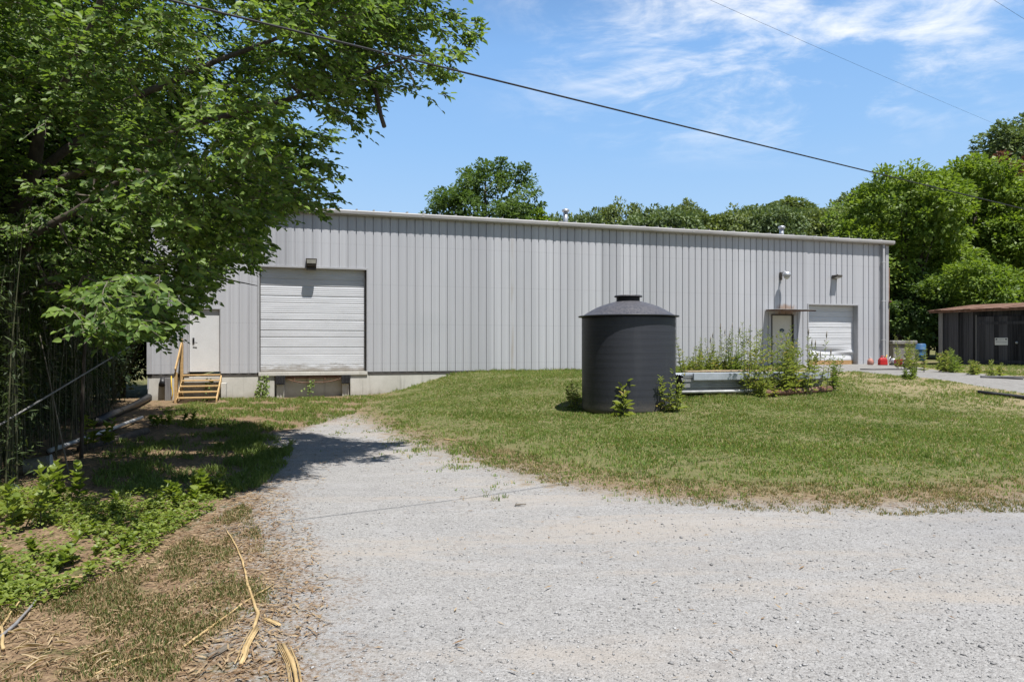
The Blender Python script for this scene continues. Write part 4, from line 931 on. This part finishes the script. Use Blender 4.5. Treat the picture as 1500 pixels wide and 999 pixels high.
# ------------------------------------------------------------------ weeds
weed('tank_weed',913,609,'tall pale weed with lance leaves against the front of the black tank','weed',.85,3,.30,L_weed2,.22,.26,16,low=.02)
weed('tank_weed',981,603,'bushy green weed hugging the right side of the black tank','weed',.95,8,.16,L_weed2,.55,.28,24)
weed('tank_weed',848,600,'leafy green weed at the left side of the black tank','weed',.7,7,.13,L_weed2,.4,.35,22)
for px,py,h,n,lab,kw in (
 (1015,556,1.35,9,'wispy weed clump between the tank and the metal sheets',{}),
 (1040,552,1.25,9,'yellow green weed clump behind the left half of the sheet pile',{}),
 (1060,551,1.55,8,'weed with tall brown seed stalks behind the sheet pile',{'seed_heads':True}),
 (1080,551,1.5,10,'bushy weed clump in front of the plain wall behind the boards',{}),
 (1102,578,1.75,9,'tall wispy weed at the right third of the sheet pile',{}),
 (1136,578,1.7,13,'tallest dense green weed in front of the right door',{'leafL':.19}),
 (1168,577,1.6,13,'dense tall weed right of the door between pile and pipe',{'leafL':.19}),
 (1196,574,1.45,7,'thin weed with dark seed heads before the small roller door',{'seed_heads':True}),
 (1212,572,1.0,7,'short weed at the right end of the rusty pipe',{}),
 (1120,582,.6,8,'low weed at the left end of the rusty pipe',{}),
 (1150,560,1.3,9,'weed clump close to the right door under the canopy',{}),
 (1012,553,.7,14,'low bushy weed against the right flank of the tank before the wall',{}),
 (1030,551,.75,14,'low leafy weed at the left end behind the sheet pile',{}),
 (1052,551,.7,14,'low pale weed behind the middle of the sheet pile',{}),
 (1074,550,.8,14,'low bushy weed behind the tan boards',{}),
 (1094,551,.75,12,'low leafy weed left of the tall wispy one',{}),
 (1322,541,1.35,12,'pale weed clump standing by the utility box',{}),
 (1343,545,1.05,9,'green weed right of the grey jug',{}),
 (1384,545,.75,10,'leafy weed at the left corner of the shed',{'leafL':.2}),
 (1398,546,.85,7,'upright weed against the shed planks right of its corner',{'leafL':.16}),
 (1430,549,.45,7,'low weed under the shed wall by its door',{}),
 (1463,552,.5,6,'small weed at the foot of the shed door',{}),
 (1332,556,.35,5,'tiny weed growing at the edge of the concrete drive',{})):
    kw=dict(kw); kw.setdefault('mat',L_weed2 if px%3 else L_weed); weed('tall_weed',px,py,lab,'weed',h,n,kw.pop('leafL',.15),kw.pop('mat',L_weed),(.26*h+.24),.19,36,'weeds around the yard',**kw)
# vines on the foundation
def vine(px0,py0,px1,py1,label,y=.0,n=60):
    a=np.array([*W(wt(px0),.05),wz(px0,py0)+ZB]); b=np.array([*W(wt(px1),.06),wz(px1,py1)+ZB])
    r=thing('climbing_vine',b,label,'vine'); pts=[b*(1-s)+a*s-b+[.05*math.sin(7*s),-.02,0] for s in np.linspace(0,1,8)]
    MB().tube(pts,.008,5).build('stem',M_twig,r); s=rng.uniform(0,1,n); P=(a-b)*s[:,None]+rng.normal(0,.06,(n,3))*np.array([1.6,.5,1])*(1.6-s)[:,None]+[0,-.06,0]
    D=unit(rng.normal(0,.5,(n,3))+[.1,-.5,-.5]); L=rng.uniform(.06,.11,n); V,Fa=leaves6(P,D,np.tile([.2,-.9,.5],(n,1))+rdir(n)*.5,L,L*.8); mesh_np('foliage',V,Fa,L_weed,r)
vine(392,548,383,580,'green vine climbing the foundation left of the dock recess',n=110)
vine(457,556,450,580,'green vine hanging in the middle of the dock recess',n=40)
vine(310,556,300,572,'green sprig growing through the wooden steps',n=24)
# leafy plants at the lower left
def sapling(px,py,label,h,n,leafL,spread,name='leafy_sapling'):
    weed(name,px,py,label,'plant',h,n,leafL,L_vine,spread,.72,18,'leafy plants at the left verge',low=.25,taper=.25,broad=True)
sapling(30,775,'broad leafed bright sapling at the left edge of the verge',.52,8,.10,.9)
sapling(92,745,'bright leafy sapling reaching up before the dark bamboo',.50,5,.10,.5)
sapling(282,738,'small bright leafed bush at the shade edge beside the gravel',.34,9,.095,.45)
sapling(316,728,'grassy green tuft beside the small bright bush',.26,10,.08,.4)
sapling(15,850,'low leafy weed cluster in the lower left verge',.26,10,.075,.8)
sapling(120,820,'low ferny weed cluster in the middle of the verge',.2,11,.06,.8)
sapling(185,790,'low weed cluster near the dirt strip of the verge',.18,10,.055,.7)
sapling(220,745,'grass like weed cluster at the edge of the tree shadow',.2,9,.07,.7)
sapling(135,662,'small shaded sapling in front of the white pipe',.6,4,.12,.5)
sapling(250,625,'low green plant in the tree shade before the steps',.3,8,.10,.8)

# ground cover: mixed low leaves over the verge
def scatter(poly_px, n, z=0):
    pol=[flat(*p) for p in poly_px]; A_=np.array(pol); lo,hi=A_.min(0),A_.max(0); out=[]; tot=0
    while tot<n:
        c=rng.uniform(lo,hi,(n*2,2)); c=c[inside(c,pol)]; w=np.clip(5.0/np.maximum(c[:,1],1),0,1)**1.0; c=c[rng.uniform(size=len(c))<w]; out.append(c); tot+=len(c)
    P=np.concatenate(out)[:n]; return np.column_stack([P,hz(P)])
def wnoise(P,s,seed):
    a=np.zeros(len(P)); r=np.random.default_rng(seed)
    for k in range(6):
        v=r.normal(size=2)*s*(1.35**k); a+=np.sin(P[:,:2]@v+r.uniform(0,6.28))/(1.15**k)
    return a/2.2
VERGE=[(-60,720),(60,712),(150,735),(250,728),(330,715),(345,735),(290,765),(240,790),(220,830),(150,850),(90,880),(30,900),(-60,930)]
P=scatter(VERGE,24000); P=P[wnoise(P,2.2,5)+.5*wnoise(P,6,6)+rng.normal(0,.35,len(P))>.12]; n=len(P); P[:,2]+=rng.uniform(0,1,n)**1.5*.15*(1+.7*wnoise(P,1.6,9)); az=rng.uniform(0,6.28,n); D=np.stack([np.cos(az),np.sin(az),rng.uniform(-.2,.7,n)],1)
L=rng.uniform(.018,.058,n); V,Fa=leaves6(P,unit(D),np.tile([0,0,1.],(n,1))+rdir(n)*.5,L,L*rng.uniform(.35,.75,n)); o=mesh_np('ground_cover',V,Fa,L_vine); tag(o,'low green weeds covering the verge at lower left','weeds',None,'stuff')

# grass
def blades(P, h, w, mat, label, per=5, name='grass'):
    k=np.repeat(np.arange(len(P)),per); n=len(k); B=P[k].copy(); B[:,:2]+=rng.normal(0,.018,(n,2)); az=rng.uniform(0,6.28,n)
    hh=(h[k] if not np.isscalar(h) else h)*rng.uniform(.5,1.25,n); lean=rng.uniform(.15,1.0,n)*hh
    tip=B+np.stack([np.cos(az)*lean,np.sin(az)*lean,hh],1); s=np.stack([-np.sin(az),np.cos(az),np.zeros(n)],1)*(w*rng.uniform(.7,1.3,n))[:,None]
    mid=B+(tip-B)*.55+np.stack([np.zeros(n),np.zeros(n),hh*.12],1)
    B[:,2]-=.006
    V=np.stack([B-s,B+s,mid+s*.7,tip,mid-s*.7],1).reshape(-1,3); b=np.arange(n)[:,None]*5
    o=mesh_np(name,V,b+np.array([[0,1,2,3,4]]),mat); return tag(o,label,'grass',None,'stuff')
c=np.stack([rng.uniform(-6,24,430000),rng.uniform(7.6,31,430000)],1)
q_=c-P0; vv=q_@NV; sdv=sd_of(c,LAWN_EDGE,LAWN_POLY); cdv=np.where(inside(c,CONC),1,-dist(c,CONC+[CONC[0]]))
u_=c[:,0]/c[:,1]
kp=(vv>.02)&(cdv<-.08)&(u_<1.0)&(u_>-.55)
dens=ss(sdv+.8*wnoise(c,1.3,3)+.6*wnoise(c,4,4),-1.0,3.2)*np.clip(.80+.30*wnoise(c,.9,8)+.22*wnoise(c,3.1,18),.30,1)*np.clip(14/c[:,1],.35,1.15)
tanp=np.exp(-((c[:,0]-14.5)/5.5)**2-((vv-5.0)/1.6)**2)
dens*=1-.88*ss(cdv,-5.6,-1.8)*(vv>2.2)*np.clip(.75+.5*wnoise(c,1.6,41),0,1)
kp&=rng.uniform(size=len(c))<dens*.95
c=c[kp]; P=np.column_stack([c,hz(c)]); near_wall=np.exp(-np.maximum(vv[kp],0)/.35)
h=.040*(1+.35*wnoise(c,1.1,12)+.2*wnoise(c,5,13))*(1+1.8*near_wall); h=np.clip(h,.014,.25)
print('LAWN TUFTS',len(P)); blades(P,h,.0048,L_grass,'short mown lawn grass on the bank before the warehouse')
# rougher strip before the dock and sparse tufts on the dirt
D1=[(235,596),(330,577),(545,580),(520,606),(470,622),(400,632),(330,640),(250,620)]
P=scatter(D1,9000); P=P[(wnoise(P,1.7,21)>-.3)&((P[:,:2]-P0)@NV>.05)]; blades(P,.075,.005,L_grass,'dry patchy grass before the loading dock',5,'rough_grass')
D2=[(0,880),(100,860),(220,830),(300,770),(360,740),(385,800),(395,880),(300,940),(250,999),(0,999)]
L_grass2 = leaf_mat('thin_dry_grass', (.08,.115,.03), (.20,.22,.08), .3, .7, .7, ((.36,.27,.15), .5), .2)
P=scatter(D2,8500); P=P[wnoise(P,2.4,22)+.6*wnoise(P,6,27)+rng.normal(0,.4,len(P))>.1]; blades(P,.032,.003,L_grass2,'thin sparse grass on the dirt strip at lower left',5,'verge_grass')
D3=[(240,640),(350,632),(430,645),(420,680),(380,715),(300,740),(180,735),(120,700),(170,650)]
P=scatter(D3,6000); P=P[wnoise(P,1.8,23)+.6*wnoise(P,5,26)+rng.normal(0,.4,len(P))>.25]; blades(P,.09,.005,L_weed,'green grass growing in the tree shade',4,'shade_grass')
D4=[(560,622),(640,656),(700,680),(850,718),(1000,742),(1200,758),(1350,758),(1560,748),(1560,695),(1300,710),(1000,704),(850,684),(700,652),(580,618)]
P=scatter(D4,9000); P=P[wnoise(P,3.0,24)+.6*wnoise(P,7,25)+rng.normal(0,.5,len(P))>.1]; blades(P,.028,.0035,L_grass2,'sparse grass where the lawn meets the gravel',5,'edge_grass')

# litter: straw bits, dead leaves
def litter(polys, name, label):
    Ps=np.concatenate([scatter(p,n) for p,n in polys]); n=len(Ps); az=rng.uniform(0,6.28,n); D=np.stack([np.cos(az),np.sin(az),rng.uniform(-.1,.2,n)],1); Ps[:,2]+=rng.uniform(.004,.02,n)
    L=rng.gamma(1.8,.018,n)+.01; L=np.minimum(L,.14); V,Fa=leaves4(Ps,unit(D),np.tile([0,0,1.],(n,1))+rdir(n)*.35,L,np.minimum(L*rng.uniform(.08,.4,n),.013)); o=mesh_np(name,V,Fa,L_dry); tag(o,label,'litter',None,'stuff')
litter([([(0,890),(120,850),(300,760),(370,715),(400,740),(420,850),(440,999),(0,999)],5800),([(300,760),(380,700),(430,740),(470,800),(480,900),(440,999),(250,999)],2600),
        ([(0,700),(120,655),(215,590),(330,590),(400,635),(380,715),(250,720),(100,720)],11000),([(330,580),(545,582),(520,606),(400,634)],1200),([(215,585),(262,583),(330,592),(330,610),(240,612),(190,615)],1500),
        ([(470,640),(700,660),(760,760),(560,720)],220),([(385,640),(460,620),(540,606),(600,640),(520,660),(470,720),(380,745)],900),([(400,730),(1450,760),(1400,999),(450,999)],220),([(600,632),(850,700),(1200,730),(1500,722),(1500,742),(1200,748),(850,716),(620,650)],900),
        ([(-60,720),(150,735),(250,728),(290,765),(220,830),(90,880),(-60,930)],2500)],'leaf_litter','dry straw and dead leaves scattered on the ground')
# big pale sheath litter at the lower left corner
n=80; P=scatter([(-20,930),(60,905),(150,960),(190,999),(-20,999)],n); az=rng.uniform(0,6.28,n); D=np.stack([np.cos(az),np.sin(az),rng.uniform(0,.35,n)],1); L=rng.uniform(.04,.13,n); V,Fa=leaves6(P+[0,0,.015],unit(D),np.tile([0,0,1.],(n,1))+rdir(n)*.5,L,L*.09,.3); o=mesh_np('bamboo_sheaths',V,Fa,leaf_mat('pale_sheath',(.36,.27,.16),(.58,.47,.31),.15,.7)); tag(o,'pale dry bamboo sheaths heaped in the lower left corner','litter',None,'stuff')
def cane(pts,r,label,name='dry_cane',mat=M_straw):
    w=[flat(x,y) for x,y in pts]; v=[(a[0],a[1],gz(*a)+r+.006) for a in w]
    v=np.array(v); d_=np.r_[0,np.cumsum(np.linalg.norm(np.diff(v,axis=0),axis=1))]; m=max(6,int(d_[-1]/.11)); u_=np.linspace(0,d_[-1],m)
    w_=np.stack([np.interp(u_,d_,v[:,k]) for k in range(3)],1); w_[:,:2]+=rng.normal(0,.0018,(m,2))+np.cumsum(rng.normal(0,.0022,(m,2)),0)
    q=MB().tube(w_,[r*.8*(1-.5*i/(m-1))*(1.25 if i%5==2 else rng.uniform(.85,1.05)) for i in range(m)],7)
    if 'frayed' in label:
        for k in range(9): q.tube(w_[rng.integers(0,max(1,m//3)):]+np.array([*rng.normal(0,r*1.1,2),rng.uniform(0,r*.5)]),.0025,4)
    tag(q.build(name,mat),label,'cane' if name=='dry_cane' else 'stick')
cane([(371,925),(378,905),(362,860),(352,820),(343,800),(331,781)],.013,'long straw coloured cane pointing up the gravel, upper one of the crossing pair')
cane([(268,952),(320,915),(365,882),(404,858)],.011,'tan cane lying crosswise over the long straw cane')
cane([(352,978),(365,945),(377,925)],.016,'frayed straw cane below the crossing pair of canes')
cane([(415,950),(428,975),(434,1005),(436,1030)],.018,'thick frayed straw bundle at the bottom edge of the gravel')
cane([(388,909),(410,920)],.010,'short tan cane piece right of the frayed cane')
cane([(304,966),(341,946)],.012,'short dark stick lying on the gravel left of the frayed cane','fallen_stick',M_twig)
cane([(0,925),(20,895),(50,858)],.010,'thin dry cane at the far left edge of the verge')
cane([(-10,945),(25,915),(62,868)],.014,'greyish dry cane beside the thin one at the left edge','dry_cane',M_greywood)
cane([(6,955),(5,920)],.014,'short pale cane stub at the left edge')
cane([(140,990),(190,970),(230,958)],.009,'thin pale cane near the bottom left corner')
cane([(80,852),(128,847)],.010,'pale cane lying along the green verge')
cane([(300,857),(362,852)],.006,'thin twig lying across the long cane','fallen_stick',M_twig)
cane([(755,739),(770,738)],.014,'small brown stick lying alone on the open gravel','fallen_stick',M_twig)
cane([(650,645),(668,647)],.016,'pale stick at the lawn edge left of the tank')
# loose stones
n=24000; u=rng.uniform(0,1,n); Yd=3.3*(13/3.3)**u; Xd=rng.uniform(-.62,.8,n)*Yd; c=np.stack([Xd,Yd],1)
sg_=sd_of(c,GRAV_EDGE,GRAV_POLY)+.5*wnoise(c,2,31); c=c[(sg_>.0)]; n=len(c); P=np.column_stack([c,hz(c)])
r=rng.gamma(1.6,.0022,n)+.0025; r=np.clip(r,.0025,.019)
octv=np.array([[1,0,0],[-1,0,0],[0,1,0],[0,-1,0],[0,0,1],[0,0,-1.]]); octf=np.array([[0,2,4],[2,1,4],[1,3,4],[3,0,4],[2,0,5],[1,2,5],[3,1,5],[0,3,5]])
J=octv[None]*rng.uniform(.55,1.15,(n,6,1))+rng.normal(0,.16,(n,6,3)); J[:,:,2]*=.62; a=rng.uniform(0,6.28,n); ca_,sa_=np.cos(a),np.sin(a)
J=np.stack([J[:,:,0]*ca_[:,None]-J[:,:,1]*sa_[:,None],J[:,:,0]*sa_[:,None]+J[:,:,1]*ca_[:,None],J[:,:,2]],2)
V=(J*r[:,None,None]+(P+np.column_stack([np.zeros((n,2)),r*.25]))[:,None,:]).reshape(-1,3); Fa=(np.arange(n)[:,None,None]*6+octf[None]).reshape(-1,3)
o=mesh_np('loose_gravel',V,Fa,M_chip); tag(o,'loose pale crushed stone over the drive','gravel',None,'stuff')
